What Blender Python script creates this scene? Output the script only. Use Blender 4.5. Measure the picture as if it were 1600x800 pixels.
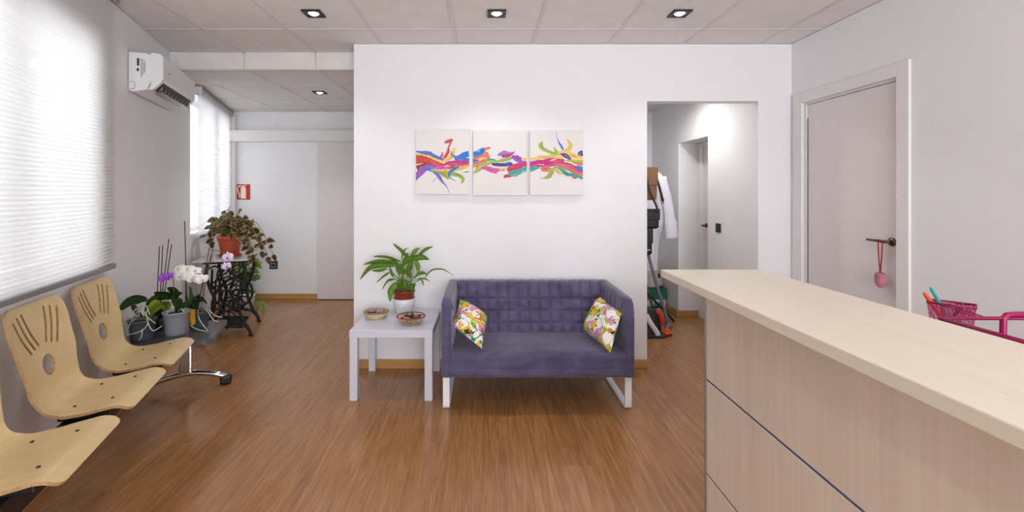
import bpy, bmesh, math, random
from mathutils import Vector, Matrix, Quaternion

scene = bpy.context.scene
for o in list(bpy.data.objects):
    bpy.data.objects.remove(o, do_unlink=True)
col = scene.collection

# ------------------------------------------------------------------ camera
CAM_Z = 1.392
FPX = 711.1
cam_data = bpy.data.cameras.new('camera')
cam_data.sensor_width = 36.0
cam_data.lens = 16.0
cam_data.shift_x = 43.0 / 1600.0
cam_data.shift_y = -100.0 / 1600.0
cam_data.clip_start = 0.02
cam = bpy.data.objects.new('camera', cam_data)
cam.location = (0, 0, CAM_Z)
cam.rotation_euler = (math.radians(90), 0, 0)
col.objects.link(cam)
scene.camera = cam

# ------------------------------------------------------------------ world, lights, exposure
world = bpy.data.worlds.new('world')
scene.world = world
world.use_nodes = True
bg = world.node_tree.nodes['Background']
bg.inputs[0].default_value = (0.86, 0.92, 1.0, 1)
bg.inputs[1].default_value = 1.0

TH = math.atan(0.334)                     # the window wall is turned by this angle
D_ = Vector((-math.sin(TH), math.cos(TH), 0))
N_ = Vector((math.cos(TH), math.sin(TH), 0))
O_ = Vector((-1.356, 0, 0))


def W(t, s, z=0.0):
    """point near the window wall: t metres off the wall, s along it, z up"""
    return O_ + D_ * s + N_ * t + Vector((0, 0, z))


def area_light(name, loc, direction, sx, sy, power, color):
    l = bpy.data.lights.new(name, 'AREA')
    l.shape = 'RECTANGLE'
    l.size, l.size_y = sx, sy
    l.energy = power
    l.color = color
    o = bpy.data.objects.new(name, l)
    o.location = loc
    o.rotation_euler = Vector(direction).to_track_quat('-Z', 'Y').to_euler()
    col.objects.link(o)
    return o


area_light('daylight_near_window', W(-1.2, 1.75, 2.35), N_ + Vector((0, 0, -0.5)), 2.8, 2.0, 138, (0.90, 0.95, 1.0))
area_light('daylight_far_window', W(-1.2, 5.35, 2.35), N_ + Vector((0, 0, -0.5)), 2.2, 2.0, 125, (0.90, 0.95, 1.0))
area_light('fill_behind_camera', (0.95, -3.15, 1.45), (0, 1, 0), 3.2, 2.4, 335, (0.915, 0.955, 1.0))  # added fill light from behind the camera, stands for no visible source

scene.view_settings.view_transform = 'Standard'
scene.view_settings.look = 'None'
scene.view_settings.gamma = 1.0
scene.view_settings.use_curve_mapping = False
scene.view_settings.exposure = 0.12

rnd = random.Random(7)
R = math.radians

# ------------------------------------------------------------------ materials


def lin(c):
    """sRGB 0-255 -> linear rgba"""
    out = []
    for v in c[:3]:
        v = v / 255.0
        out.append(v / 12.92 if v <= 0.04045 else ((v + 0.055) / 1.055) ** 2.4)
    return (*out, 1.0)


class NT:
    def __init__(self, name):
        self.m = bpy.data.materials.new(name)
        self.m.use_nodes = True
        self.t = self.m.node_tree
        self.b = self.t.nodes['Principled BSDF']
        self.out = self.t.nodes['Material Output']

    def n(self, typ, **kw):
        nd = self.t.nodes.new(typ)
        for k, v in kw.items():
            setattr(nd, k, v)
        return nd

    def l(self, a, b):
        self.t.links.new(a, b)

    def ramp(self, fac, stops, interp='LINEAR'):
        r = self.n('ShaderNodeValToRGB')
        r.color_ramp.interpolation = interp
        els = r.color_ramp.elements
        while len(els) < len(stops):
            els.new(0.5)
        for e, (p, c) in zip(els, stops):
            e.position = p
            e.color = c
        self.l(fac, r.inputs[0])
        return r.outputs[0]

    def noise(self, scale, detail=3, rough=0.5, vec=None, dist=0.0):
        t = self.n('ShaderNodeTexNoise')
        t.inputs['Scale'].default_value = scale
        t.inputs['Detail'].default_value = detail
        t.inputs['Roughness'].default_value = rough
        t.inputs['Distortion'].default_value = dist
        if vec is not None:
            self.l(vec, t.inputs['Vector'])
        return t.outputs['Fac']

    def mapping(self, vec, scale=(1, 1, 1), rot=(0, 0, 0), loc=(0, 0, 0)):
        mp = self.n('ShaderNodeMapping')
        mp.inputs['Scale'].default_value = scale
        mp.inputs['Rotation'].default_value = rot
        mp.inputs['Location'].default_value = loc
        self.l(vec, mp.inputs['Vector'])
        return mp.outputs[0]

    def coord(self, which='Object'):
        return self.n('ShaderNodeTexCoord').outputs[which]

    def bump(self, height, strength=0.2, dist=0.002):
        bp = self.n('ShaderNodeBump')
        bp.inputs['Strength'].default_value = strength
        bp.inputs['Distance'].default_value = dist
        self.l(height, bp.inputs['Height'])
        self.l(bp.outputs[0], self.b.inputs['Normal'])


def plain(name, rgb, rough=0.5, metal=0.0, bump=None, var=0.0, spec=None, sheen=0.0):
    """paint-like material: slight procedural mottling and optional fine relief"""
    k = NT(name)
    k.b.inputs['Roughness'].default_value = rough
    k.b.inputs['Metallic'].default_value = metal
    if spec is not None:
        k.b.inputs['Specular IOR Level'].default_value = spec
    if sheen:
        k.b.inputs['Sheen Weight'].default_value = sheen
    c = lin(rgb)
    v = var or 0.01
    nz = k.noise(9.0, 2, vec=k.coord())
    col_out = k.ramp(nz, [(0.3, tuple(x * (1 - v) for x in c[:3]) + (1,)), (0.7, tuple(min(1, x * (1 + v)) for x in c[:3]) + (1,))])
    k.l(col_out, k.b.inputs['Base Color'])
    if bump:
        k.bump(k.noise(bump[0], 3, vec=k.coord()), bump[1], bump[2] if len(bump) > 2 else 0.001)
    return k.m


def wood(name, c1, c2, rough=0.4, axis=1, scale=1.0, contrast=1.0, bump=0.05):
    """grain runs along the given object axis"""
    k = NT(name)
    s = [26.0 * scale] * 3
    s[axis] = 1.3 * scale
    info = k.n('ShaderNodeObjectInfo')
    vm = k.n('ShaderNodeVectorMath', operation='SCALE')
    vm.inputs[0].default_value = (37.0, 53.0, 71.0)
    k.l(info.outputs['Random'], vm.inputs['Scale'])
    va = k.n('ShaderNodeVectorMath', operation='ADD')
    k.l(k.coord(), va.inputs[0])
    k.l(vm.outputs[0], va.inputs[1])
    vec = k.mapping(va.outputs[0], scale=tuple(s))
    a = k.noise(1.0, 4, 0.6, vec, 0.6)
    s2 = [160.0 * scale] * 3
    s2[axis] = 4.0 * scale
    b = k.noise(1.0, 2, 0.5, k.mapping(va.outputs[0], scale=tuple(s2)))
    mx = k.n('ShaderNodeMath', operation='MULTIPLY_ADD')
    k.l(a, mx.inputs[0])
    mx.inputs[1].default_value = 0.65
    mb = k.n('ShaderNodeMath', operation='MULTIPLY')
    k.l(b, mb.inputs[0])
    mb.inputs[1].default_value = 0.35
    k.l(mb.outputs[0], mx.inputs[2])
    lo, hi = 0.5 - 0.18 / contrast, 0.5 + 0.18 / contrast
    c = k.ramp(mx.outputs[0], [(lo, lin(c1)), (hi, lin(c2))])
    k.l(c, k.b.inputs['Base Color'])
    k.b.inputs['Roughness'].default_value = rough
    k.bump(mx.outputs[0], bump, 0.001)
    return k.m


def floor_laminate():
    k = NT('oak_laminate')
    info = k.n('ShaderNodeObjectInfo')
    vm = k.n('ShaderNodeVectorMath', operation='SCALE')
    vm.inputs[0].default_value = (37.0, 53.0, 0.0)
    k.l(info.outputs['Random'], vm.inputs['Scale'])
    va = k.n('ShaderNodeVectorMath', operation='ADD')
    k.l(k.coord(), va.inputs[0])
    k.l(vm.outputs[0], va.inputs[1])
    v = va.outputs[0]
    a = k.noise(1.0, 4, 0.62, k.mapping(v, scale=(26, 1.5, 1)), 1.6)
    b = k.noise(1.0, 3, 0.6, k.mapping(v, scale=(190, 7.0, 1)))
    wv = k.n('ShaderNodeTexWave', wave_type='BANDS', bands_direction='X')
    wv.inputs['Scale'].default_value = 9.0
    wv.inputs['Distortion'].default_value = 7.0
    wv.inputs['Detail'].default_value = 2.0
    k.l(k.mapping(v, scale=(2.2, 0.16, 1)), wv.inputs['Vector'])
    s1 = k.n('ShaderNodeMath', operation='MULTIPLY_ADD')
    k.l(a, s1.inputs[0]); s1.inputs[1].default_value = 0.5
    s2 = k.n('ShaderNodeMath', operation='MULTIPLY_ADD')
    k.l(b, s2.inputs[0]); s2.inputs[1].default_value = 0.34
    s3 = k.n('ShaderNodeMath', operation='MULTIPLY')
    k.l(wv.outputs['Fac'], s3.inputs[0]); s3.inputs[1].default_value = 0.03
    k.l(s3.outputs[0], s2.inputs[2])
    k.l(s2.outputs[0], s1.inputs[2])
    c = k.ramp(s1.outputs[0], [(0.31, lin((136, 93, 55))), (0.44, lin((163, 115, 71))), (0.58, lin((183, 135, 90)))])
    hs = k.n('ShaderNodeHueSaturation')
    k.l(c, hs.inputs['Color'])
    mr = k.n('ShaderNodeMapRange')
    k.l(info.outputs['Random'], mr.inputs[0])
    mr.inputs[3].default_value = 0.93
    mr.inputs[4].default_value = 1.06
    k.l(mr.outputs[0], hs.inputs['Value'])
    k.l(hs.outputs[0], k.b.inputs['Base Color'])
    k.b.inputs['Roughness'].default_value = 0.22
    k.b.inputs['Specular IOR Level'].default_value = 0.5
    k.bump(s1.outputs[0], 0.06, 0.0006)
    return k.m


def see_through(name, rgb, clear=0.85, rough=0.05):
    """clear pane: mostly transparent, with a mirror-like surface"""
    k = NT(name)
    k.b.inputs['Base Color'].default_value = lin(rgb)
    k.b.inputs['Roughness'].default_value = rough
    tr = k.n('ShaderNodeBsdfTransparent')
    mx = k.n('ShaderNodeMixShader')
    mx.inputs[0].default_value = clear
    k.l(k.b.outputs[0], mx.inputs[1])
    k.l(tr.outputs[0], mx.inputs[2])
    k.l(mx.outputs[0], k.out.inputs[0])
    return k.m


def fabric_blind():
    k = NT('pleated_blind_fabric')
    df = k.n('ShaderNodeBsdfDiffuse')
    tl = k.n('ShaderNodeBsdfTranslucent')
    nz = k.noise(300, 2, vec=k.coord())
    c = k.ramp(nz, [(0.2, lin((236, 235, 234))), (0.8, lin((246, 245, 244)))])
    k.l(c, df.inputs[0])
    k.l(c, tl.inputs[0])
    mx = k.n('ShaderNodeMixShader'); mx.inputs[0].default_value = 0.30
    k.l(df.outputs[0], mx.inputs[1]); k.l(tl.outputs[0], mx.inputs[2])
    tr = k.n('ShaderNodeBsdfTransparent')
    m2 = k.n('ShaderNodeMixShader'); m2.inputs[0].default_value = 0.05
    k.l(mx.outputs[0], m2.inputs[1]); k.l(tr.outputs[0], m2.inputs[2])
    k.l(m2.outputs[0], k.out.inputs[0])
    return k.m


def emitter(name, rgb, strength):
    k = NT(name)
    k.b.inputs['Base Color'].default_value = lin(rgb)
    k.b.inputs['Emission Color'].default_value = lin(rgb)
    k.b.inputs['Emission Strength'].default_value = strength
    return k.m


def wire_mesh(name, rgb, cell=0.004):
    k = NT(name)
    k.b.inputs['Base Color'].default_value = lin(rgb)
    k.b.inputs['Roughness'].default_value = 0.35
    v = k.mapping(k.coord(), scale=(1 / cell,) * 3, rot=(R(45), R(45), R(45)))
    sep = k.n('ShaderNodeSeparateXYZ')
    k.l(v, sep.inputs[0])
    ch = k.n('ShaderNodeTexChecker')
    ch.inputs['Scale'].default_value = 1.0
    k.l(v, ch.inputs['Vector'])
    mu = k.n('ShaderNodeMath', operation='MULTIPLY')
    k.l(ch.outputs['Fac'], mu.inputs[0]); mu.inputs[1].default_value = 0.85
    tr = k.n('ShaderNodeBsdfTransparent')
    mx = k.n('ShaderNodeMixShader')
    k.l(mu.outputs[0], mx.inputs[0])
    k.l(k.b.outputs[0], mx.inputs[1]); k.l(tr.outputs[0], mx.inputs[2])
    k.l(mx.outputs[0], k.out.inputs[0])
    return k.m


def leaf_mat(name, inner, outer, edge=(0.55, 0.85), rough=0.35):
    """leaf meshes lie along local +Y with half width along X; centre and margin differ in colour"""
    k = NT(name)
    uv = k.n('ShaderNodeUVMap')
    sep = k.n('ShaderNodeSeparateXYZ')
    k.l(uv.outputs[0], sep.inputs[0])
    nz = k.noise(60, 3, vec=k.coord())
    ad = k.n('ShaderNodeMath', operation='MULTIPLY_ADD')
    k.l(nz, ad.inputs[0]); ad.inputs[1].default_value = 0.5
    sb = k.n('ShaderNodeMath', operation='SUBTRACT')
    k.l(sep.outputs[0], sb.inputs[0]); sb.inputs[1].default_value = 0.25
    k.l(sb.outputs[0], ad.inputs[2])
    c = k.ramp(ad.outputs[0], [(edge[0], lin(inner)), (edge[1], lin(outer))])
    k.l(c, k.b.inputs['Base Color'])
    k.b.inputs['Roughness'].default_value = rough
    tl = k.n('ShaderNodeBsdfTranslucent')
    k.l(c, tl.inputs[0])
    mx = k.n('ShaderNodeMixShader'); mx.inputs[0].default_value = 0.22
    k.l(k.b.outputs[0], mx.inputs[1]); k.l(tl.outputs[0], mx.inputs[2])
    k.l(mx.outputs[0], k.out.inputs[0])
    return k.m


def pillow_print(name, seed):
    k = NT(name)
    base = k.coord('Object')
    co = k.mapping(base, loc=(seed * 3.1, seed * 1.7, seed))
    wn = k.n('ShaderNodeTexNoise'); wn.inputs['Scale'].default_value = 9.0
    k.l(co, wn.inputs['Vector'])
    wa = k.n('ShaderNodeVectorMath', operation='MULTIPLY_ADD')
    k.l(wn.outputs['Color'], wa.inputs[0]); wa.inputs[1].default_value = (0.09, 0.09, 0.09)
    k.l(co, wa.inputs[2])
    w = (0.93, 0.9, 0.86, 1)
    cur = None

    def layer(prev, scale, lo, hi, colr, vec, off):
        n = k.noise(scale, 1.5, 0.5, k.mapping(vec, loc=(off, off * 2.3, -off)))
        mk = k.ramp(n, [(0.0, (0, 0, 0, 1)), (lo, (1, 1, 1, 1)), (hi, (0, 0, 0, 1))], 'CONSTANT')
        mx = k.n('ShaderNodeMix', data_type='RGBA')
        k.l(mk, mx.inputs['Factor'])
        if prev is None:
            mx.inputs['A'].default_value = w
        else:
            k.l(prev, mx.inputs['A'])
        mx.inputs['B'].default_value = lin(colr)
        return mx.outputs['Result']
    v = wa.outputs[0]
    cur = layer(cur, 11, 0.55, 0.9, (226, 145, 205), v, 1.0)
    cur = layer(cur, 12, 0.56, 0.9, (182, 200, 38), v, 4.0)
    cur = layer(cur, 13, 0.60, 0.9, (240, 196, 60), v, 7.5)
    cur = layer(cur, 16, 0.64, 0.9, (232, 110, 70), v, 11.0)
    cur = layer(cur, 15, 0.485, 0.515, (40, 140, 80), v, 15.0)
    cur = layer(cur, 22, 0.66, 0.9, (52, 40, 48), v, 19.0)
    cur = layer(cur, 26, 0.66, 0.9, (40, 140, 80), v, 23.0)
    k.l(cur, k.b.inputs['Base Color'])
    k.b.inputs['Roughness'].default_value = 0.85
    k.bump(k.noise(500, 2, vec=base), 0.15, 0.001)
    return k.m


def velvet():
    k = NT('grey_purple_velvet')
    nz = k.noise(5.5, 3, 0.6, k.mapping(k.coord(), scale=(1, 1, 2.5)), 0.4)
    c = k.ramp(nz, [(0.3, lin((68, 62, 90))), (0.55, lin((86, 80, 114))), (0.78, lin((104, 97, 124)))])
    k.l(c, k.b.inputs['Base Color'])
    k.b.inputs['Roughness'].default_value = 0.78
    k.b.inputs['Sheen Weight'].default_value = 0.35
    k.b.inputs['Sheen Roughness'].default_value = 0.4
    k.bump(k.noise(1.0, 3, 0.6, k.mapping(k.coord(), scale=(18, 18, 60))), 0.25, 0.004)
    return k.m


def ceiling_tile():
    k = NT('mineral_fibre_tile')
    v = k.coord()
    nz = k.noise(260, 3, 0.7, v)
    n2 = k.noise(6, 2, 0.5, v)
    c = k.ramp(n2, [(0.3, lin((229, 225, 223))), (0.7, lin((236, 232, 229)))])
    k.l(c, k.b.inputs['Base Color'])
    k.b.inputs['Roughness'].default_value = 0.9
    k.bump(nz, 0.35, 0.002)
    return k.m


M = {}
M['wall'] = plain('white_wall_paint', (237, 236, 238), 0.55, bump=(60, 0.04, 0.001), var=0.008)
M['wall_warm'] = plain('white_partition_paint', (238, 236, 239), 0.6, bump=(60, 0.04, 0.001), var=0.008)
M['tile'] = ceiling_tile()
M['gridbar'] = plain('white_grid_metal', (218, 213, 213), 0.5)
M['laminate'] = floor_laminate()
M['subfloor'] = plain('dark_subfloor', (70, 46, 30), 0.8)
M['oak_trim'] = wood('oak_trim', (176, 128, 72), (206, 160, 100), 0.4, axis=0)
M['door_white'] = plain('white_door_lacquer', (226, 220, 219), 0.35)
M['trim_white'] = plain('white_trim_lacquer', (232, 228, 228), 0.35)
M['blind'] = fabric_blind()
M['alu'] = plain('brushed_aluminium', (168, 166, 168), 0.35, 0.85)
M['chrome'] = plain('chrome', (215, 212, 214), 0.08, 1.0)
M['black_metal'] = plain('black_steel', (22, 20, 22), 0.45)
M['black_plastic'] = plain('black_plastic', (24, 24, 26), 0.4)
M['white_metal'] = plain('white_powder_coat', (240, 240, 242), 0.3)
M['white_plastic'] = plain('white_plastic', (235, 235, 238), 0.3)
M['grey_plastic'] = plain('grey_plastic', (120, 122, 128), 0.4)
M['glass'] = see_through('window_glass', (235, 240, 242), 0.9, 0.02)
M['maple_top'] = wood('maple_laminate_top', (212, 200, 182), (226, 216, 200), 0.33, axis=1, scale=0.7, contrast=0.8, bump=0.01)
M['maple_front'] = wood('maple_laminate_front', (207, 191, 174), (222, 208, 192), 0.38, axis=2, scale=0.7, contrast=0.8, bump=0.01)
M['seam_blue'] = plain('blue_grey_aluminium_seam', (92, 112, 158), 0.35, 0.6)
M['ply'] = wood('birch_plywood', (210, 181, 128), (226, 200, 152), 0.3, axis=0, scale=0.6, contrast=0.8, bump=0.01)
M['ply_edge'] = wood('plywood_edge', (140, 104, 66), (200, 160, 110), 0.5, axis=1, scale=2.5)
M['dark_table'] = plain('dark_grey_table', (82, 82, 88), 0.28)
M['velvet'] = velvet()
M['white_table'] = plain('light_grey_foil', (212, 212, 224), 0.3)
M['iron'] = plain('black_cast_iron', (30, 30, 33), 0.5, 0.3, bump=(90, 0.2))
M['terracotta'] = plain('terracotta_plastic', (186, 76, 44), 0.45)
M['brown_pot'] = plain('red_brown_plastic', (140, 48, 32), 0.3)
M['white_pot'] = plain('white_ceramic', (226, 228, 230), 0.25)
M['clear_pot'] = see_through('clear_pot_plastic', (190, 195, 205), 0.6, 0.25)
M['smoke_pot'] = see_through('smoky_pot_plastic', (88, 92, 102), 0.4, 0.25)
M['bark'] = plain('bark_substrate', (74, 54, 38), 0.9, bump=(40, 0.8, 0.01), var=0.4)
M['lily'] = leaf_mat('peace_lily_leaf', (112, 150, 48), (74, 118, 32), (0.2, 0.8), 0.3)
M['orchid_leaf'] = leaf_mat('orchid_leaf', (44, 72, 34), (34, 58, 28), (0.2, 0.8), 0.3)
M['orchid_light'] = leaf_mat('orchid_leaf_light', (98, 124, 44), (150, 150, 50), (0.2, 0.8), 0.3)
M['yellow_leaf'] = leaf_mat('yellowed_leaf', (206, 160, 40), (180, 120, 30), (0.2, 0.8), 0.4)
M['coleus'] = leaf_mat('burgundy_green_leaf', (92, 28, 38), (132, 146, 62), (0.5, 0.78), 0.5)
M['pothos'] = leaf_mat('light_green_leaf', (100, 146, 54), (142, 176, 80), (0.3, 0.9), 0.4)
M['stem_green'] = plain('green_stem', (104, 126, 60), 0.5)
M['stem_brown'] = plain('brown_stem', (92, 62, 46), 0.6)
M['stem_pale'] = plain('pale_stem', (198, 170, 140), 0.6)
M['root'] = plain('aerial_root', (186, 194, 172), 0.6)
M['stake'] = plain('dark_stake', (44, 34, 32), 0.6)
M['petal_white'] = plain('white_petal', (245, 242, 245), 0.5, sheen=0.2)
M['petal_purple'] = plain('purple_petal', (142, 62, 190), 0.5)
M['petal_lilac'] = plain('lilac_white_petal', (226, 206, 236), 0.5, var=0.12)
M['petal_lip'] = plain('yellow_lip', (222, 196, 90), 0.5)
M['petal_lip_purple'] = plain('purple_lip', (150, 70, 170), 0.5)
M['wicker'] = plain('pale_wicker', (206, 184, 146), 0.7, bump=(120, 0.5, 0.003), var=0.15)
M['wicker_red'] = plain('red_wicker', (166, 66, 60), 0.7, bump=(120, 0.5, 0.003))
M['wicker_rim'] = plain('brown_wicker_rim', (140, 104, 62), 0.7)
M['canvas'] = plain('white_canvas', (232, 228, 227), 0.8, bump=(400, 0.15))
M['red_sign'] = plain('red_sign', (196, 26, 40), 0.4)
M['cream_print'] = plain('cream_print', (244, 234, 206), 0.5)
M['lamp'] = emitter('lamp_glow', (255, 250, 244), 6.0)
M['magenta'] = plain('magenta_steel', (152, 16, 80), 0.3, 0.2)
M['magenta_mesh'] = wire_mesh('magenta_wire_mesh', (160, 22, 92))
M['red_ribbon'] = plain('red_ribbon', (186, 26, 56), 0.4)
M['ornament'] = plain('pink_bead_fabric', (182, 112, 134), 0.6, bump=(220, 0.9, 0.004), var=0.4)
M['teal'] = plain('teal_plastic', (24, 142, 134), 0.3)
M['orange'] = plain('orange_plastic', (232, 92, 36), 0.35)
M['purple_pen'] = plain('purple_plastic', (84, 52, 160), 0.3)
M['pink_pen'] = plain('pink_plastic', (220, 40, 150), 0.3)
M['bronze'] = plain('bronze_metal', (104, 88, 72), 0.3, 0.9)
M['brown_leather'] = plain('brown_leather', (128, 88, 56), 0.5, bump=(40, 0.2, 0.003), var=0.12)
M['black_leather'] = plain('black_leather', (26, 24, 24), 0.5, bump=(60, 0.15))
M['white_cloth'] = plain('white_cotton', (232, 228, 240), 0.9, bump=(20, 0.3, 0.004))
M['cream_bag'] = plain('cream_canvas_bag', (206, 198, 184), 0.8, bump=(24, 0.5, 0.006), var=0.15)
M['green_box'] = plain('green_cardboard', (20, 112, 80), 0.6)
M['pale_box'] = plain('pale_cardboard', (202, 212, 218), 0.6)
M['grey_tube'] = plain('grey_tube', (118, 116, 126), 0.3, 0.4)
M['red_cloth'] = plain('red_cloth', (204, 46, 40), 0.7)
M['ac_dark'] = plain('dark_vent', (40, 36, 36), 0.5)
M['ac_flap'] = plain('grey_vent_flap', (128, 120, 118), 0.3)
M['print_dark'] = plain('dark_print', (52, 52, 60), 0.5)
M['white_glass'] = see_through('frosted_glass_top', (225, 225, 228), 0.3, 0.15)

# ------------------------------------------------------------------ mesh helpers


class MB:
    """collects shapes into one mesh with optional several materials"""

    def __init__(self):
        self.v, self.f, self.mi, self.sm, self.uv = [], [], [], [], {}

    def add(self, verts, faces, mi=0, smooth=False, uvs=None):
        o = len(self.v)
        self.v += [Vector(p) for p in verts]
        if uvs:
            for i, q in enumerate(uvs):
                self.uv[o + i] = q
        for f in faces:
            self.f.append(tuple(i + o for i in f))
            self.mi.append(mi)
            self.sm.append(smooth)
        return self

    def box(self, lo, hi, mi=0):
        (a, b, c), (d, e, f) = lo, hi
        vs = [(a, b, c), (d, b, c), (d, e, c), (a, e, c), (a, b, f), (d, b, f), (d, e, f), (a, e, f)]
        fs = [(3, 2, 1, 0), (4, 5, 6, 7), (0, 1, 5, 4), (1, 2, 6, 5), (2, 3, 7, 6), (3, 0, 4, 7)]
        return self.add(vs, fs, mi)

    def rbox(self, lo, hi, bev=0.004, seg=2, mi=0, mat=None):
        bm = bmesh.new()
        s = [hi[i] - lo[i] for i in range(3)]
        c = [(hi[i] + lo[i]) / 2 for i in range(3)]
        bmesh.ops.create_cube(bm, size=1)
        for v in bm.verts:
            v.co = Vector((v.co.x * s[0] + c[0], v.co.y * s[1] + c[1], v.co.z * s[2] + c[2]))
        bev = min(bev, min(s) * 0.49)
        bmesh.ops.bevel(bm, geom=bm.edges[:], offset=bev, segments=seg, profile=0.5, affect='EDGES')
        return self.from_bm(bm, mi, mat)

    def from_bm(self, bm, mi=0, mat=None, smooth=False):
        bm.verts.index_update()
        vs = [(mat @ v.co) if mat else v.co.copy() for v in bm.verts]
        fs = [[v.index for v in f.verts] for f in bm.faces]
        bm.free()
        return self.add(vs, fs, mi, smooth)

    def tube(self, pts, rad, sides=8, mi=0, caps=True, closed=False, flat=None):
        pts = [Vector(p) for p in pts]
        n = len(pts)
        rads = rad if isinstance(rad, (list, tuple)) else [rad] * n
        tang = []
        for i in range(n):
            if closed:
                t = pts[(i + 1) % n] - pts[i - 1]
            else:
                t = pts[min(i + 1, n - 1)] - pts[max(i - 1, 0)]
            tang.append(t.normalized() if t.length > 1e-9 else Vector((0, 0, 1)))
        up = Vector((0, 0, 1)) if abs(tang[0].z) < 0.9 else Vector((1, 0, 0))
        nrm = (up - tang[0] * up.dot(tang[0])).normalized()
        vs = []
        for i in range(n):
            nrm = nrm - tang[i] * nrm.dot(tang[i])
            nrm = nrm.normalized() if nrm.length > 1e-6 else tang[i].orthogonal().normalized()
            bn = tang[i].cross(nrm)
            for j in range(sides):
                a = 2 * math.pi * j / sides
                k = flat if flat else 1.0
                vs.append(pts[i] + nrm * (math.cos(a) * rads[i]) + bn * (math.sin(a) * rads[i] * k))
        fs = []
        m = n if closed else n - 1
        for i in range(m):
            for j in range(sides):
                i2 = (i + 1) % n
                fs.append((i * sides + j, i * sides + (j + 1) % sides, i2 * sides + (j + 1) % sides, i2 * sides + j))
        if caps and not closed:
            fs.append(tuple(reversed(range(sides))))
            fs.append(tuple((n - 1) * sides + j for j in range(sides)))
        return self.add(vs, fs, mi, True)

    def lathe(self, prof, center=(0, 0, 0), sides=24, mi=0, smooth=True):
        vs, fs = [], []
        c = Vector(center)
        for r, z in prof:
            for j in range(sides):
                a = 2 * math.pi * j / sides
                vs.append(c + Vector((r * math.cos(a), r * math.sin(a), z)))
        for i in range(len(prof) - 1):
            for j in range(sides):
                fs.append((i * sides + j, i * sides + (j + 1) % sides, (i + 1) * sides + (j + 1) % sides, (i + 1) * sides + j))
        return self.add(vs, fs, mi, smooth)

    def disc(self, r, center=(0, 0, 0), sides=24, mi=0):
        c = Vector(center)
        return self.add([c + Vector((r * math.cos(2 * math.pi * j / sides), r * math.sin(2 * math.pi * j / sides), 0)) for j in range(sides)],
                        [tuple(range(sides))], mi)

    def prism(self, poly, lo, hi, axis='x', mi=0):
        """polygon given in the two other axes (in order), extruded along axis"""
        def p3(a, b, h):
            return {'x': (h, a, b), 'y': (a, h, b), 'z': (a, b, h)}[axis]
        n = len(poly)
        vs = [p3(a, b, lo) for a, b in poly] + [p3(a, b, hi) for a, b in poly]
        fs = [tuple(reversed(range(n))), tuple(range(n, 2 * n))]
        fs += [(i, (i + 1) % n, n + (i + 1) % n, n + i) for i in range(n)]
        return self.add(vs, fs, mi)

    def sheet(self, grid, mi=0, smooth=True, closed_u=False):
        """grid[i][j] of points"""
        n, m = len(grid), len(grid[0])
        vs = [p for row in grid for p in row]
        fs = []
        for i in range(n - 1):
            for j in range(m if closed_u else m - 1):
                fs.append((i * m + j, i * m + (j + 1) % m, (i + 1) * m + (j + 1) % m, (i + 1) * m + j))
        return self.add(vs, fs, mi, smooth)

    def blade(self, path, width, fold=0.25, side=None, mi=0, shape=None, wave=0.0):
        """leaf blade along a path; width = full width; folded along the midrib"""
        path = [Vector(p) for p in path]
        n = len(path)
        vs, uvs, fs = [], [], []
        for i, p in enumerate(path):
            t = (path[min(i + 1, n - 1)] - path[max(i - 1, 0)]).normalized()
            sd = Vector(side) if side is not None else t.cross(Vector((0, 0, 1)))
            sd = sd - t * sd.dot(t)
            sd = sd.normalized() if sd.length > 1e-5 else Vector((1, 0, 0))
            nm = sd.cross(t).normalized()
            f = i / (n - 1)
            w = (shape(f) if shape else math.sin(math.pi * min(1, max(0.0, 0.04 + 0.96 * f)) ** 0.8) ** 0.8) * width * 0.5
            w = max(w, width * 0.01)
            lift = fold * w
            wv = wave * width * math.sin(f * 14)
            for q, off in ((-1, 1), (-0.5, 0.35), (0, 0), (0.5, 0.35), (1, 1)):
                vs.append(p + sd * (w * q) + nm * (lift * off + wv * q))
                uvs.append((abs(q), f))
        for i in range(n - 1):
            for j in range(4):
                fs.append((i * 5 + j, i * 5 + j + 1, (i + 1) * 5 + j + 1, (i + 1) * 5 + j))
        return self.add(vs, fs, mi, True, uvs)

    def mesh(self, name, mats):
        me = bpy.data.meshes.new(name)
        me.from_pydata([tuple(v) for v in self.v], [], self.f)
        mats = mats if isinstance(mats, (list, tuple)) else [mats]
        for m in mats:
            me.materials.append(M[m] if isinstance(m, str) else m)
        me.polygons.foreach_set('material_index', self.mi)
        me.polygons.foreach_set('use_smooth', self.sm)
        if self.uv:
            ul = me.uv_layers.new(name='UVMap')
            for lp in me.loops:
                ul.data[lp.index].uv = self.uv.get(lp.vertex_index, (0, 0))
        me.update()
        return me

    def build(self, name, mats, parent=None, loc=None, rz=None, autosmooth=None):
        o = bpy.data.objects.new(name, self.mesh(name, mats))
        col.objects.link(o)
        if parent is not None:
            o.parent = parent
        if loc is not None:
            o.location = loc
        if rz is not None:
            o.rotation_euler = (0, 0, rz)
        return o


def tag(o, label=None, cat=None, group=None, kind=None):
    if label: o['label'] = label
    if cat: o['category'] = cat
    if group: o['group'] = group
    if kind: o['kind'] = kind
    return o


def thing(name, label, cat, loc=(0, 0, 0), rz=0.0, group=None):
    o = bpy.data.objects.new(name, None)
    o.empty_display_size = 0.1
    o.location = loc
    o.rotation_euler = (0, 0, rz)
    col.objects.link(o)
    return tag(o, label, cat, group)


def struct(name, mb, mats, parent=None, loc=None, rz=None, label=None):
    o = mb.build(name, mats, parent, loc, rz)
    if parent is None:
        o['kind'] = 'structure'
        if label: o['label'] = label
    return o


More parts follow.
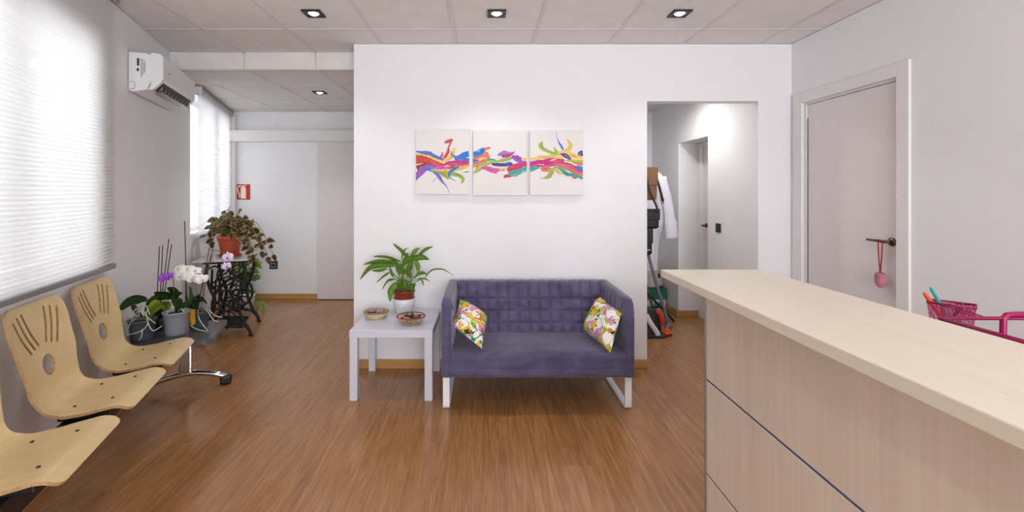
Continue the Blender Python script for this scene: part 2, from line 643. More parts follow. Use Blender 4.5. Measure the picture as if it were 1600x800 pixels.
def link_copy(src, name, parent, loc=None, mat=None):
    c = bpy.data.objects.new(name, src.data if hasattr(src, 'data') else src)
    col.objects.link(c)
    c.parent = parent
    if mat is not None:
        c.matrix_local = mat
    elif loc is not None:
        c.location = loc
    return c


def spline(pts, n=8, closed=False):
    """Catmull-Rom through the points (any dimension)"""
    P = [Vector(p) for p in pts]
    out = []
    m = len(P)
    rng = m if closed else m - 1
    for i in range(rng):
        if closed:
            p0, p1, p2, p3 = P[i - 1], P[i], P[(i + 1) % m], P[(i + 2) % m]
        else:
            p0, p1, p2, p3 = P[max(i - 1, 0)], P[i], P[i + 1], P[min(i + 2, m - 1)]
        for k in range(n):
            t = k / n
            out.append(0.5 * ((2 * p1) + (p2 - p0) * t + (2 * p0 - 5 * p1 + 4 * p2 - p3) * t * t + (3 * p1 - p0 - 3 * p2 + p3) * t ** 3))
    if not closed:
        out.append(P[-1])
    return out


def PX(u, v, Y):
    """world point at depth Y seen at photograph position u, v"""
    return Vector(((u - 757.0) * Y / FPX, Y, CAM_Z - (v - 300.0) * Y / FPX))


def lookm(loc, fwd, up=(0, 0, 1), scale=1.0):
    """matrix: local Y -> fwd, local Z -> roughly up"""
    y = Vector(fwd).normalized()
    z = Vector(up)
    z = z - y * z.dot(y)
    z = z.normalized() if z.length > 1e-5 else y.orthogonal().normalized()
    x = y.cross(z)
    m = Matrix(((x.x, y.x, z.x, loc[0]), (x.y, y.y, z.y, loc[1]), (x.z, y.z, z.z, loc[2]), (0, 0, 0, 1)))
    return m @ Matrix.Scale(scale, 4)

# ================================================================== THE SETTING
CEIL = 2.562
REAR = 2.43

# ---- floor: sub floor plus one object per laminate plank
fl = struct('floor', MB().box((-3.9, -2.75, -0.06), (2.75, 6.1, -0.0125)), 'subfloor', label='oak laminate floor with planks running away from the camera')
PW, PL = 0.192, 1.285
plank_me = MB().box((-PW / 2 + 0.00025, -PL / 2 + 0.00025, -0.012), (PW / 2 - 0.00025, PL / 2 - 0.00025, 0.0)).mesh('plank', 'laminate')
pr = random.Random(3)
xi = -3.55
while xi < 2.5:
    y0 = -2.75 - pr.random() * PL * 0.9
    while y0 < 5.95:
        cx, cy = xi, y0 + PL / 2
        wallx = -1.356 - 0.334 * (cy + PL / 2)
        inside = cx > wallx - 0.25
        solid = (-0.95 < cx < 1.15 and y0 > 3.7)
        if inside and not solid and y0 + PL > -2.6:
            link_copy(plank_me, 'plank', fl, (cx, cy, 0))
        y0 += PL
    xi += PW

# ---- walls


def wall_boxes(mb, lo, hi, holes, axis):
    """a slab from lo to hi, with rectangular holes (a0, a1, z0, z1) along the horizontal axis"""
    i = {'x': 0, 'y': 1}[axis]

    def seg(a0, a1, z0, z1):
        if a1 - a0 < 1e-4 or z1 - z0 < 1e-4:
            return
        l, h = list(lo), list(hi)
        l[i], h[i], l[2], h[2] = a0, a1, z0, z1
        mb.box(l, h)
    cur = lo[i]
    for a0, a1, z0, z1 in sorted(holes):
        seg(cur, a0, lo[2], hi[2])
        seg(a0, a1, lo[2], z0)
        seg(a0, a1, z1, hi[2])
        cur = a1
    seg(cur, hi[i], lo[2], hi[2])
    return mb


WIN = [(0.85, 2.70, 0.97, 2.29), (4.57, 6.12, 0.97, 2.36)]
struct('wall_left', wall_boxes(MB(), (-0.25, -2.9, 0), (0, 6.6, CEIL), WIN, 'y'), 'wall', loc=O_, rz=TH)
struct('wall_back', wall_boxes(MB(), (-1.033, 3.6, 0), (2.43, 3.7, CEIL), [(1.286, 2.165, 0, 2.111)], 'x'), 'wall_warm')
struct('wall_partition_side', MB().box((-1.033, 3.7, 0), (-0.933, 5.92, CEIL)), 'wall')
struct('wall_far', MB().box((-3.7, 5.92, 0), (-0.933, 6.05, CEIL)), 'wall')
struct('wall_right', wall_boxes(MB(), (2.43, -2.75, 0), (2.62, 3.7, CEIL), [(2.665, 3.475, 0, 2.075)], 'y'), 'wall')
struct('wall_right_backing', MB().box((2.62, 2.4, 0), (2.68, 3.7, CEIL)), 'wall')
struct('wall_front', wall_boxes(MB(), (-0.75, -2.75, 0), (2.43, -2.6, CEIL), [(-0.3, 2.25, 0.08, 2.36)], 'x'), 'wall')
struct('wall_corridor_left', MB().box((1.186, 3.7, 0), (1.286, 5.88, 2.45)), 'wall')
struct('wall_corridor_far', MB().box((1.186, 5.88, 0), (2.7, 6.0, 2.45)), 'wall')
struct('wall_corridor_right', wall_boxes(MB(), (2.165, 3.7, 0), (2.45, 5.88, 2.45), [(4.41, 5.08, 0, 1.935)], 'y').box((2.45, 3.7, 0), (2.55, 5.88, 2.45)), 'wall')
struct('ceiling_corridor', MB().box((1.186, 3.7, 2.42), (2.45, 5.9, 2.5)), 'tile')

# ---- ceilings: slab, grid bars, tiles
ce = struct('ceiling', MB().box((-3.9, -2.8, 2.59), (2.75, 3.9, 2.70)), 'gridbar', label='suspended ceiling of white square tiles in a pale grid')
XL = [-0.22 + 0.6 * k for k in range(-5, 6)]
YL = [3.284 - 0.6 * k for k in range(0, 11)]
tile_me = MB().rbox((-0.29, -0.29, 0), (0.29, 0.29, 0.014), 0.003, 1).mesh('ceiling_tile', 'tile')
edge_me = MB().rbox((-0.29, -0.262, 0), (0.29, 0.262, 0.014), 0.003, 1).mesh('ceiling_edge_tile', 'tile')
for x in XL[:-1]:
    link_copy(edge_me, 'ceiling_tile', ce, (x + 0.3, 3.284 + 0.275, CEIL + 0.004))
    for y in YL[1:]:
        wallx = -1.356 - 0.334 * (y + 0.6)
        if x + 0.6 < wallx - 0.1:
            continue
        link_copy(tile_me, 'ceiling_tile', ce, (x + 0.3, y + 0.3, CEIL + 0.004))
for x in XL:
    MB().box((x - 0.012, -2.75, CEIL), (x + 0.012, 3.832, CEIL + 0.022)).build('grid_bar', 'gridbar', ce)
for y in YL:
    MB().box((-3.25, y - 0.012, CEIL + 0.0006), (2.75, y + 0.012, CEIL + 0.02)).build('grid_bar', 'gridbar', ce)
cr = struct('ceiling_rear', MB().box((-3.9, 3.84, 2.455), (-0.933, 6.1, 2.52)), 'gridbar', label='lower suspended tile ceiling over the far waiting corner')
XR = [-3.82, -3.22, -2.62, -2.02, -1.42]
for x in XR:
    for y in (3.85, 4.45, 5.05):
        link_copy(tile_me, 'ceiling_tile', cr, (x + 0.3, y + 0.3, REAR + 0.004))
    MB().box((x - 0.012, 3.855, REAR), (x + 0.012, 5.93, REAR + 0.02)).build('grid_bar', 'gridbar', cr)
    MB().rbox((x + 0.01, 5.66, REAR + 0.004), (x + 0.59, 5.93, REAR + 0.018), 0.003, 1).build('ceiling_tile', 'tile', cr)
for y in (4.45, 5.05, 5.65):
    MB().box((-3.85, y - 0.012, REAR + 0.0006), (-1.03, y + 0.012, REAR + 0.02)).build('grid_bar', 'gridbar', cr)
fa = struct('trim_1', MB().box((-3.0, 3.837, 2.424), (-1.033, 3.852, 2.6)), 'gridbar', label='vertical fascia panels between the two ceiling heights')
for x0, x1 in ((-2.98, -2.626), (-2.614, -2.026), (-2.014, -1.426), (-1.414, -1.034)):
    MB().rbox((x0, 3.828, 2.43), (x1, 3.837, CEIL + 0.02), 0.002, 1).build('fascia_panel', 'tile', fa)
MB().box((-3.0, 3.824, 2.418), (-1.033, 3.86, 2.431)).build('fascia_edge', 'gridbar', fa)
MB().box((-2.636, 3.80, 2.43), (-2.57, 3.834, CEIL)).build('fascia_end', 'trim_white', fa)

# ---- baseboards


def board(name, a, b, h=0.072, th=0.014):
    a, b = Vector(a), Vector(b)
    L = (b - a).length
    mb = MB().rbox((0, 0, 0), (L, th, h), 0.004, 2)
    ang = math.atan2((b - a).y, (b - a).x)
    return struct(name, mb, 'oak_trim', loc=a, rz=ang)


board('baseboard_back', (1.286, 3.6, 0), (-1.033, 3.6, 0))
board('baseboard_left', W(0, 6.2), W(0, -2.7))
board('baseboard_far', (-1.9, 5.92, 0), (-3.3, 5.92, 0))
board('baseboard_corridor', (2.165, 5.08, 0), (2.165, 5.88, 0))
board('baseboard_recess', (2.41, 5.08, 0), (2.165, 5.08, 0))
board('baseboard_corridor_far', (2.165, 5.88, 0), (1.286, 5.88, 0))
board('baseboard_corridor_near', (2.165, 3.72, 0), (2.165, 4.41, 0))

# ---- windows in the left wall
for k, (s0, s1, z0, z1) in enumerate(WIN):
    fr = MB()
    T0, T1 = -0.17, -0.11
    b = 0.06
    fr.box((T0, s0, z0), (T1, s1, z0 + b)).box((T0, s0, z1 - b), (T1, s1, z1))
    fr.box((T0, s0, z0 + b), (T1, s0 + b, z1 - b)).box((T0, s1 - b, z0 + b), (T1, s1, z1 - b))
    mid = s0 + (s1 - s0) * (0.62 if k == 0 else 0.55)
    fr.box((T0, mid - 0.05, z0 + b), (T1, mid + 0.05, z1 - b))
    w = struct('window_%d' % (k + 1), fr, 'trim_white', loc=O_, rz=TH, label=('window behind the near blind' if k == 0 else 'window behind the far blind'))
    for a0, a1 in ((s0 + b, mid - 0.05), (mid + 0.05, s1 - b)):
        MB().box((-0.145, a0, z0 + b), (-0.139, a1, z1 - b)).build('pane', 'glass', w)
    MB().rbox((-0.11, s0, z0 - 0.0), (0.0, s1, z0 + 0.02), 0.004).build('window_sill', 'trim_white', w)
    MB().rbox((T1, mid + 0.0, 1.45), (T1 + 0.03, mid + 0.03, 1.6), 0.006).build('window_handle', 'white_plastic', w)

# ---- added, unseen glazed front behind the camera that lets the fill light in
fr = MB()
fr.box((-0.3, -2.71, 0.08), (2.25, -2.64, 0.15)).box((-0.3, -2.71, 2.29), (2.25, -2.64, 2.36))
for x in (-0.3, 0.52, 1.37, 2.19):
    fr.box((x, -2.71, 0.15), (x + 0.06, -2.64, 2.29))
w3 = struct('window_3', fr, 'alu')
for x0 in (-0.24, 0.58, 1.43):
    MB().box((x0, -2.68, 0.15), (x0 + 0.76, -2.674, 2.29)).build('pane', 'glass', w3)

# ---- room door in the right wall
d1 = struct('door_1', MB().rbox((2.452, 2.687, 0.008), (2.49, 3.452, 2.052), 0.002, 1), 'door_white', label='closed white door in the right wall')
frame = MB()
frame.box((2.44, 2.665, 0), (2.6, 2.685, 2.075)).box((2.44, 3.454, 0), (2.6, 3.475, 2.075)).box((2.44, 2.685, 2.054), (2.6, 3.454, 2.075))
frame.build('door_frame', 'trim_white', d1)
cs = MB()
cs.rbox((2.414, 2.59, 0), (2.431, 2.672, 2.15), 0.004).rbox((2.414, 3.468, 0), (2.431, 3.56, 2.15), 0.004).rbox((2.414, 2.672, 2.068), (2.431, 3.468, 2.15), 0.004)
cs.build('door_casing', 'trim_white', d1)
cs2 = MB().rbox((2.405, 2.585, 0), (2.43, 2.60, 2.16), 0.003).rbox((2.405, 2.585, 2.145), (2.43, 3.565, 2.16), 0.003)
hz = 1.092
hd = MB()
hd.tube([(2.452, 2.735, hz), (2.444, 2.735, hz)], 0.026, 20)
hd.tube([(2.452, 2.735, hz), (2.41, 2.735, hz)], 0.009, 10)
hd.tube([(2.41, 2.73, hz), (2.407, 2.76, hz + 0.001), (2.407, 2.865, hz + 0.002)], [0.0095, 0.009, 0.007], 10)
hd.build('door_handle', 'bronze', d1)
MB().box((2.448, 3.444, 0.2), (2.4525, 3.452, 1.95)).build('hinge_gap', 'grey_plastic', d1)

# ---- corridor recess door
d2 = struct('door_2', MB().rbox((2.405, 4.42, 0.008), (2.44, 4.99, 1.90), 0.002, 1), 'door_white', label='white door in the corridor recess')
MB().rbox((2.385, 4.985, 0), (2.42, 5.075, 1.93), 0.003).box((2.39, 4.41, 1.895), (2.44, 4.985, 1.934)).build('door_casing', 'trim_white', d2)
hd = MB()
hd.tube([(2.405, 4.93, 1.03), (2.398, 4.93, 1.03)], 0.024, 16)
hd.tube([(2.405, 4.93, 1.03), (2.352, 4.93, 1.03), (2.347, 4.92, 1.03), (2.347, 4.83, 1.03)], 0.009, 10)
hd.build('door_handle', 'bronze', d2)

# ---- sliding door and its pelmet on the far wall
d3 = struct('door_3', MB().rbox((-2.157, 5.868, 0.01), (-1.05, 5.905, 2.045), 0.002, 1), 'door_white', label='white sliding door panel on the far wall')
struct('trim_2', MB().rbox((-3.33, 5.80, 2.04), (-1.033, 5.92, 2.183), 0.003), 'trim_white', label='white pelmet box above the sliding door')
struct('trim_3', MB().box((-3.40, 5.86, 0), (-3.215, 5.92, 2.43)), 'trim_white', label='white corner boxing beside the far window')

# ================================================================== FIXTURES
# ---- ceiling downlights


def downlight(x, y, z, power, label, group='square ceiling downlights'):
    t = thing('ceiling_downlight', label, 'downlight', (x, y, z), 0, group)
    mb = MB()
    a, b = 0.06, 0.042
    mb.box((-a, -a, -0.006), (a, -b, 0.004)).box((-a, b, -0.006), (a, a, 0.004)).box((-a, -b, -0.006), (-b, b, 0.004)).box((b, -b, -0.006), (a, b, 0.004))
    mb.lathe([(0.058, -0.005), (0.036, -0.003), (0.034, 0.004)], sides=20)
    mb.build('frame', 'black_metal', t)
    MB().lathe([(0.0005, -0.014), (0.014, -0.012), (0.026, -0.006), (0.034, 0.0)], sides=20).build('lamp', 'lamp', t)
    if power:
        wide = group.startswith('corridor')
        l = bpy.data.lights.new('downlight_beam', 'SPOT')
        l.energy = power
        l.spot_size = R(168 if wide else 120)
        l.spot_blend = 0.8
        l.shadow_soft_size = 0.04
        l.color = (1.0, 0.97, 0.95)
        lo = bpy.data.objects.new('downlight_beam', l)
        lo.location = (0, 0, -0.03)
        lo.parent = t
        col.objects.link(lo)
    return t


downlight(-1.12, 2.984, CEIL, 14, 'square black-framed ceiling downlight, leftmost of the front row of three')
downlight(0.08, 2.984, CEIL, 14, 'square black-framed ceiling downlight above the sofa, middle of the front row')
downlight(1.28, 2.984, CEIL, 14, 'square black-framed ceiling downlight, rightmost of the front row of three')
downlight(-1.72, 4.75, REAR, 34, 'small square downlight in the lower rear ceiling')
for x, w_ in ((-0.52, 'left'), (0.68, 'middle'), (1.88, 'right')):
    downlight(x, 0.584, CEIL, 14, 'square black-framed ceiling downlight, %s one of the row above the viewer' % w_)
downlight(1.72, 4.35, 2.42, 30, 'square downlight in the corridor ceiling', 'corridor downlight')

# ---- pleated blinds


def blind(label, s0, s1, z0, z1, t0=0.045, head=True, brackets=True):
    t = thing('pleated_blind', label, 'blind', O_, TH, 'pleated window blinds')
    p, a = 0.021, 0.0075
    n = int((z1 - z0) / (p / 2))
    rows = []
    for i in range(n + 1):
        z = z0 + (z1 - z0) * i / n
        tt = t0 + (a if i % 2 else -a)
        rows.append([Vector((tt, s0, z)), Vector((tt, s1, z))])
    MB().sheet(rows, smooth=False).build('pleated_fabric', 'blind', t)
    MB().rbox((t0 - 0.014, s0 - 0.002, z0 - 0.028), (t0 + 0.014, s1 + 0.002, z0), 0.004).build('bottom_rail', 'alu', t)
    if head:
        MB().rbox((t0 - 0.03, s0 - 0.004, z1), (t0 + 0.032, s1 + 0.004, z1 + 0.05), 0.012, 3).build('head_rail', 'alu', t)
        if not brackets:
            return t
        MB().rbox((t0 - 0.045, s0 - 0.02, z1 - 0.012), (t0 + 0.036, s0 - 0.003, z1 + 0.056), 0.006).build('end_bracket', 'white_plastic', t)
        MB().rbox((t0 - 0.045, s1 + 0.003, z1 - 0.012), (t0 + 0.036, s1 + 0.02, z1 + 0.056), 0.006).build('end_bracket', 'white_plastic', t)
    return t


blind('large white pleated blind over the window beside the wooden bench', 0.6, 2.853, 0.965, 2.512, brackets=False)
blind('narrow white pleated blind over the far window behind the potted plants', 4.66, 6.2, 0.965, 2.365)

# ---- air conditioner
ac = thing('air_conditioner', 'white wall-mounted air conditioner high on the window wall', 'air conditioner', W(0.004, 3.18, 2.06), TH)
L = 0.74
prof = [(0, 0.01), (0, 0.262), (0.10, 0.262), (0.105, 0.255), (0.125, 0.255), (0.125, 0.04), (0.112, 0.025), (0.10, 0.018), (0.02, 0.0)]
MB().prism(prof, 0, L, 'y').build('body', 'white_plastic', ac)
front = [(0.126, 0.075), (0.126, 0.262), (0.135, 0.268), (0.182, 0.262), (0.196, 0.245), (0.196, 0.10), (0.185, 0.078)]
MB().prism(front, -0.003, L + 0.003, 'y').build('front_cover', 'white_plastic', ac)
MB().prism([(0.118, 0.03), (0.126, 0.075), (0.18, 0.075), (0.14, 0.032)], 0.04, L - 0.04, 'y').build('outlet_recess', 'ac_dark', ac)
MB().prism([(0.130, 0.004), (0.132, 0.0), (0.176, 0.012), (0.174, 0.017)], 0.045, L - 0.05, 'y').build('air_flap', 'ac_flap', ac)
for k in range(9):
    y = 0.09 + k * 0.075
    MB().box((0.128, y, 0.03), (0.165, y + 0.004, 0.07)).build('vent_fin', 'ac_flap', ac)
MB().prism([(0.10, 0.02), (0.126, 0.078), (0.185, 0.078), (0.135, 0.022)], 0.0, 0.04, 'y').build('outlet_cheek', 'white_plastic', ac)
MB().prism([(0.10, 0.02), (0.126, 0.078), (0.185, 0.078), (0.135, 0.022)], L - 0.04, L, 'y').build('outlet_cheek', 'white_plastic', ac)
pl = MB()     # printed rating label on the end face (too small to read)
pl.box((0.046, -0.0008, 0.175), (0.060, 0.0, 0.225)).box((0.045, -0.0008, 0.138), (0.058, 0.0, 0.158))
q = random.Random(5)
for c_, x0 in enumerate((0.068, 0.075, 0.083, 0.090)):
    z = 0.225 - c_ * 0.006
    while z > 0.10 + 0.012 * c_:
        h = q.uniform(0.003, 0.010)
        pl.box((x0, -0.0008, z - h), (x0 + 0.0038, 0.0, z))
        z -= h + q.uniform(0.002, 0.005)
pl.build('rating_print', 'print_dark', ac)
MB().tube([(0.006, -0.001, 0.065), (0.028, -0.001, 0.067), (0.036, -0.001, 0.058), (0.036, -0.001, 0.03), (0.03, -0.001, 0.018), (0.008, -0.001, 0.016)], 0.0012, 6).build('pipe_knockout', 'print_dark', ac)
MB().box((0.1965, 0.10, 0.155), (0.1972, 0.14, 0.163)).build('badge', 'grey_plastic', ac)

# ---- fire extinguisher sign
sg = thing('fire_extinguisher_sign', 'red square fire extinguisher sign on the far wall', 'sign', (-3.147, 5.917, 1.392))
MB().rbox((-0.1, -0.004, -0.1), (0.1, 0.003, 0.1), 0.002, 1).build('plate', 'red_sign', sg)
pic = MB()
pic.prism([(-0.02, -0.085), (0.048, -0.085), (0.048, 0.045), (0.04, 0.062), (-0.012, 0.062), (-0.02, 0.045)], -0.0056, -0.004, 'y')
pic.prism([(0.0, 0.064), (0.03, 0.064), (0.03, 0.078), (0.0, 0.078)], -0.0056, -0.004, 'y')
pic.prism([(0.01, 0.078), (0.05, 0.08), (0.05, 0.09), (0.01, 0.086)], -0.0056, -0.004, 'y')
hose = spline([(0.0, 0.075), (-0.045, 0.075), (-0.06, 0.05), (-0.055, 0.01), (-0.038, -0.03), (-0.035, -0.075)], 6)
for a, b in zip(hose[:-1], hose[1:]):
    d = (b - a); nn = Vector((-d.y, d.x)).normalized() * 0.0065
    pic.prism([tuple(a + nn), tuple(a - nn), tuple(b - nn), tuple(b + nn)], -0.0056, -0.004, 'y')
pic.build('pictogram', 'cream_print', sg)

# ---- sockets and switches
so = thing('wall_socket', 'black double wall socket low on the far wall', 'socket', (-2.74, 5.914, 0.443))
MB().rbox((-0.052, -0.006, -0.052), (0.052, 0.006, 0.052), 0.003).build('frame', 'black_plastic', so)
MB().rbox((-0.034, -0.009, -0.034), (0.034, -0.006, 0.034), 0.003).build('insert', 'grey_plastic', so)
MB().disc(0.019).build('cup', 'black_metal', so, (0, -0.0095, 0)).rotation_euler = (R(90), 0, 0)
sw = thing('light_switch', 'black light switch on the corridor wall', 'switch', (2.164, 4.205, 1.06))
MB().rbox((-0.010, -0.042, -0.042), (0.0, 0.042, 0.042), 0.004).build('frame', 'black_plastic', sw)
MB().rbox((-0.014, -0.03, -0.03), (-0.009, 0.03, 0.03), 0.002).build('rocker', 'black_metal', sw)

# ---- triptych
PAL = {'red': (196, 60, 44), 'brown': (120, 44, 36), 'blue': (30, 118, 204), 'navy': (48, 40, 150), 'yellow': (232, 196, 104), 'lime': (160, 184, 62),
       'olive': (122, 140, 48), 'magenta': (200, 20, 130), 'purple': (150, 80, 196), 'orange': (218, 120, 76), 'teal': (42, 168, 160), 'pink': (224, 84, 160),
       'crimson': (206, 48, 92), 'white': (240, 234, 230)}
for k_, c_ in PAL.items():
    M['paint_' + k_] = plain('paint_' + k_, c_, 0.6, var=0.1)
PK = list(PAL)
STROKES = [[  # pixels in an enlarged view of the three canvases, with stroke widths
    ('yellow', [(58, 292, 24), (130, 308, 34), (210, 335, 34), (300, 358, 26)]),
    ('blue', [(58, 266, 12), (110, 276, 24), (170, 282, 34), (220, 306, 28), (300, 342, 14)]),
    ('red', [(57, 340, 74), (120, 340, 62), (190, 362, 56), (280, 395, 46), (400, 400, 40), (532, 384, 34)]),
    ('brown', [(57, 430, 70), (90, 405, 44), (130, 385, 20), (150, 376, 4)]),
    ('purple', [(60, 525, 6), (70, 490, 40), (104, 448, 52), (150, 408, 46), (200, 404, 34), (260, 420, 16)]),
    ('yellow', [(300, 345, 30), (360, 320, 40), (385, 280, 34), (395, 250, 18), (420, 240, 10)]),
    ('yellow', [(300, 440, 20), (400, 430, 30), (480, 412, 30), (532, 400, 16)]),
    ('magenta', [(300, 388, 12), (350, 372, 34), (430, 366, 36), (532, 358, 26)]),
    ('pink', [(230, 410, 20), (290, 412, 34), (350, 400, 16)]),
    ('pink', [(278, 320, 30), (292, 300, 24), (290, 280, 10), (305, 272, 6)]),
    ('red', [(300, 335, 8), (330, 296, 24), (346, 262, 22), (346, 236, 12), (360, 205, 12), (372, 185, 10)]),
    ('red', [(308, 188, 6), (330, 182, 24), (360, 172, 30), (384, 162, 14)]),
    ('blue', [(372, 262, 6), (380, 300, 14), (420, 318, 24), (480, 302, 44), (534, 285, 50)]),
    ('blue', [(400, 330, 20), (470, 336, 30), (534, 340, 20)]),
    ('blue', [(135, 424, 16), (190, 432, 22), (240, 462, 28), (270, 505, 26), (300, 545, 14), (330, 580, 6), (356, 640, 2)]),
    ('lime', [(190, 430, 16), (260, 448, 22), (310, 470, 40), (350, 515, 12)]),
    ('lime', [(300, 456, 30), (390, 466, 36), (450, 485, 30), (478, 515, 28), (462, 552, 10)]),
    ('blue', [(440, 405, 14), (395, 425, 22), (356, 460, 22), (360, 498, 10), (408, 530, 4)]),
    ('orange', [(400, 396, 16), (470, 392, 14), (532, 378, 10)]),
    ('white', [(310, 402, 3), (335, 395, 7), (365, 402, 3)]),
    ('olive', [(480, 452, 4), (510, 450, 8), (534, 446, 5)]),
    ('purple', [(200, 540, 3), (220, 525, 4), (238, 505, 3)]),
], [
    ('orange', [(566, 350, 44), (620, 335, 60), (670, 315, 74), (710, 300, 70)]),
    ('orange', [(566, 388, 40), (620, 378, 46), (690, 352, 26)]),
    ('blue', [(566, 292, 44), (610, 284, 44), (650, 258, 46), (676, 250, 24)]),
    ('orange', [(664, 240, 12), (694, 240, 22), (722, 230, 14)]),
    ('blue', [(566, 350, 30), (600, 348, 10), (620, 346, 4)]),
    ('lime', [(568, 462, 10), (600, 440, 30), (650, 395, 42), (720, 368, 24), (790, 360, 8)]),
    ('teal', [(690, 345, 16), (740, 340, 16), (780, 350, 6)]),
    ('lime', [(760, 358, 12), (830, 346, 28), (900, 325, 28), (930, 318, 8)]),
    ('pink', [(636, 412, 16), (690, 416, 36), (760, 440, 46), (830, 432, 34), (850, 416, 8)]),
    ('purple', [(786, 302, 8), (840, 282, 36), (900, 285, 24), (936, 275, 8)]),
    ('magenta', [(820, 312, 12), (870, 306, 26), (915, 290, 14), (936, 266, 8)]),
    ('purple', [(912, 315, 24), (960, 330, 52), (1010, 352, 40), (1052, 362, 30)]),
    ('navy', [(732, 382, 14), (790, 385, 28), (860, 384, 26), (920, 378, 14)]),
    ('blue', [(840, 376, 10), (880, 370, 16), (910, 362, 6)]),
    ('yellow', [(1000, 336, 22), (1030, 338, 26), (1052, 342, 26)]),
    ('magenta', [(930, 384, 12), (990, 386, 30), (1052, 386, 34)]),
    ('crimson', [(874, 440, 50), (900, 425, 60), (950, 408, 50), (1010, 396, 24)]),
    ('crimson', [(842, 498, 14), (862, 486, 26), (900, 484, 24), (912, 490, 10)]),
    ('teal', [(876, 470, 10), (930, 464, 50), (990, 440, 40), (1052, 422, 36)]),
    ('yellow', [(800, 430, 16), (850, 418, 14), (880, 410, 8)]),
    ('white', [(780, 455, 10), (830, 460, 34), (866, 448, 10)]),
], [
    ('yellow', [(1072, 336, 22), (1120, 332, 24), (1170, 335, 10)]),
    ('yellow', [(1142, 312, 20), (1200, 318, 34), (1280, 316, 30), (1380, 330, 26)]),
    ('lime', [(1188, 180, 6), (1172, 205, 34), (1180, 235, 34), (1220, 258, 26), (1280, 282, 26), (1350, 296, 12)]),
    ('lime', [(1292, 228, 10), (1306, 260, 24), (1330, 290, 26)]),
    ('yellow', [(1402, 152, 4), (1428, 190, 24), (1438, 214, 34), (1416, 250, 40), (1370, 275, 34), (1320, 280, 10)]),
    ('yellow', [(1400, 270, 40), (1450, 310, 56), (1500, 326, 50), (1548, 334, 36)]),
    ('blue', [(1308, 86, 2), (1322, 150, 4), (1330, 180, 10), (1352, 215, 16), (1372, 252, 14)]),
    ('navy', [(1346, 290, 8), (1390, 302, 32), (1430, 332, 22), (1440, 338, 6)]),
    ('lime', [(1380, 345, 8), (1450, 352, 18), (1548, 356, 20)]),
    ('purple', [(1072, 372, 26), (1140, 360, 30), (1200, 350, 16)]),
    ('magenta', [(1072, 388, 32), (1140, 376, 46), (1220, 368, 66), (1300, 352, 44), (1380, 350, 20)]),
    ('magenta', [(1200, 385, 40), (1300, 378, 36), (1400, 390, 52), (1470, 420, 50), (1548, 460, 44)]),
    ('orange', [(1300, 390, 16), (1380, 408, 26), (1450, 440, 30), (1548, 482, 26)]),
    ('orange', [(1450, 362, 14), (1500, 374, 20), (1548, 382, 24)]),
    ('blue', [(1474, 402, 10), (1510, 410, 34), (1548, 436, 44)]),
    ('navy', [(1504, 294, 20), (1522, 286, 38), (1548, 280, 46)]),
    ('teal', [(1072, 432, 36), (1110, 418, 34), (1160, 408, 12)]),
    ('teal', [(1288, 410, 12), (1350, 430, 34), (1410, 468, 32), (1480, 480, 22), (1548, 510, 20)]),
    ('orange', [(1168, 418, 12), (1200, 424, 46), (1240, 420, 40), (1256, 410, 12)]),
    ('lime', [(1280, 412, 22), (1268, 448, 40), (1240, 488, 36), (1200, 504, 12), (1160, 506, 4)]),
    ('yellow', [(1300, 420, 24), (1330, 446, 36), (1358, 468, 22)]),
    ('crimson', [(1450, 494, 8), (1476, 502, 16), (1496, 500, 6)]),
    ('white', [(1250, 350, 3), (1285, 341, 9), (1310, 338, 3)]),
]]
CANV = [(55, 534, 66, 650), (566, 1048, 78, 660), (1072, 1550, 78, 658)]
SC = 5.714
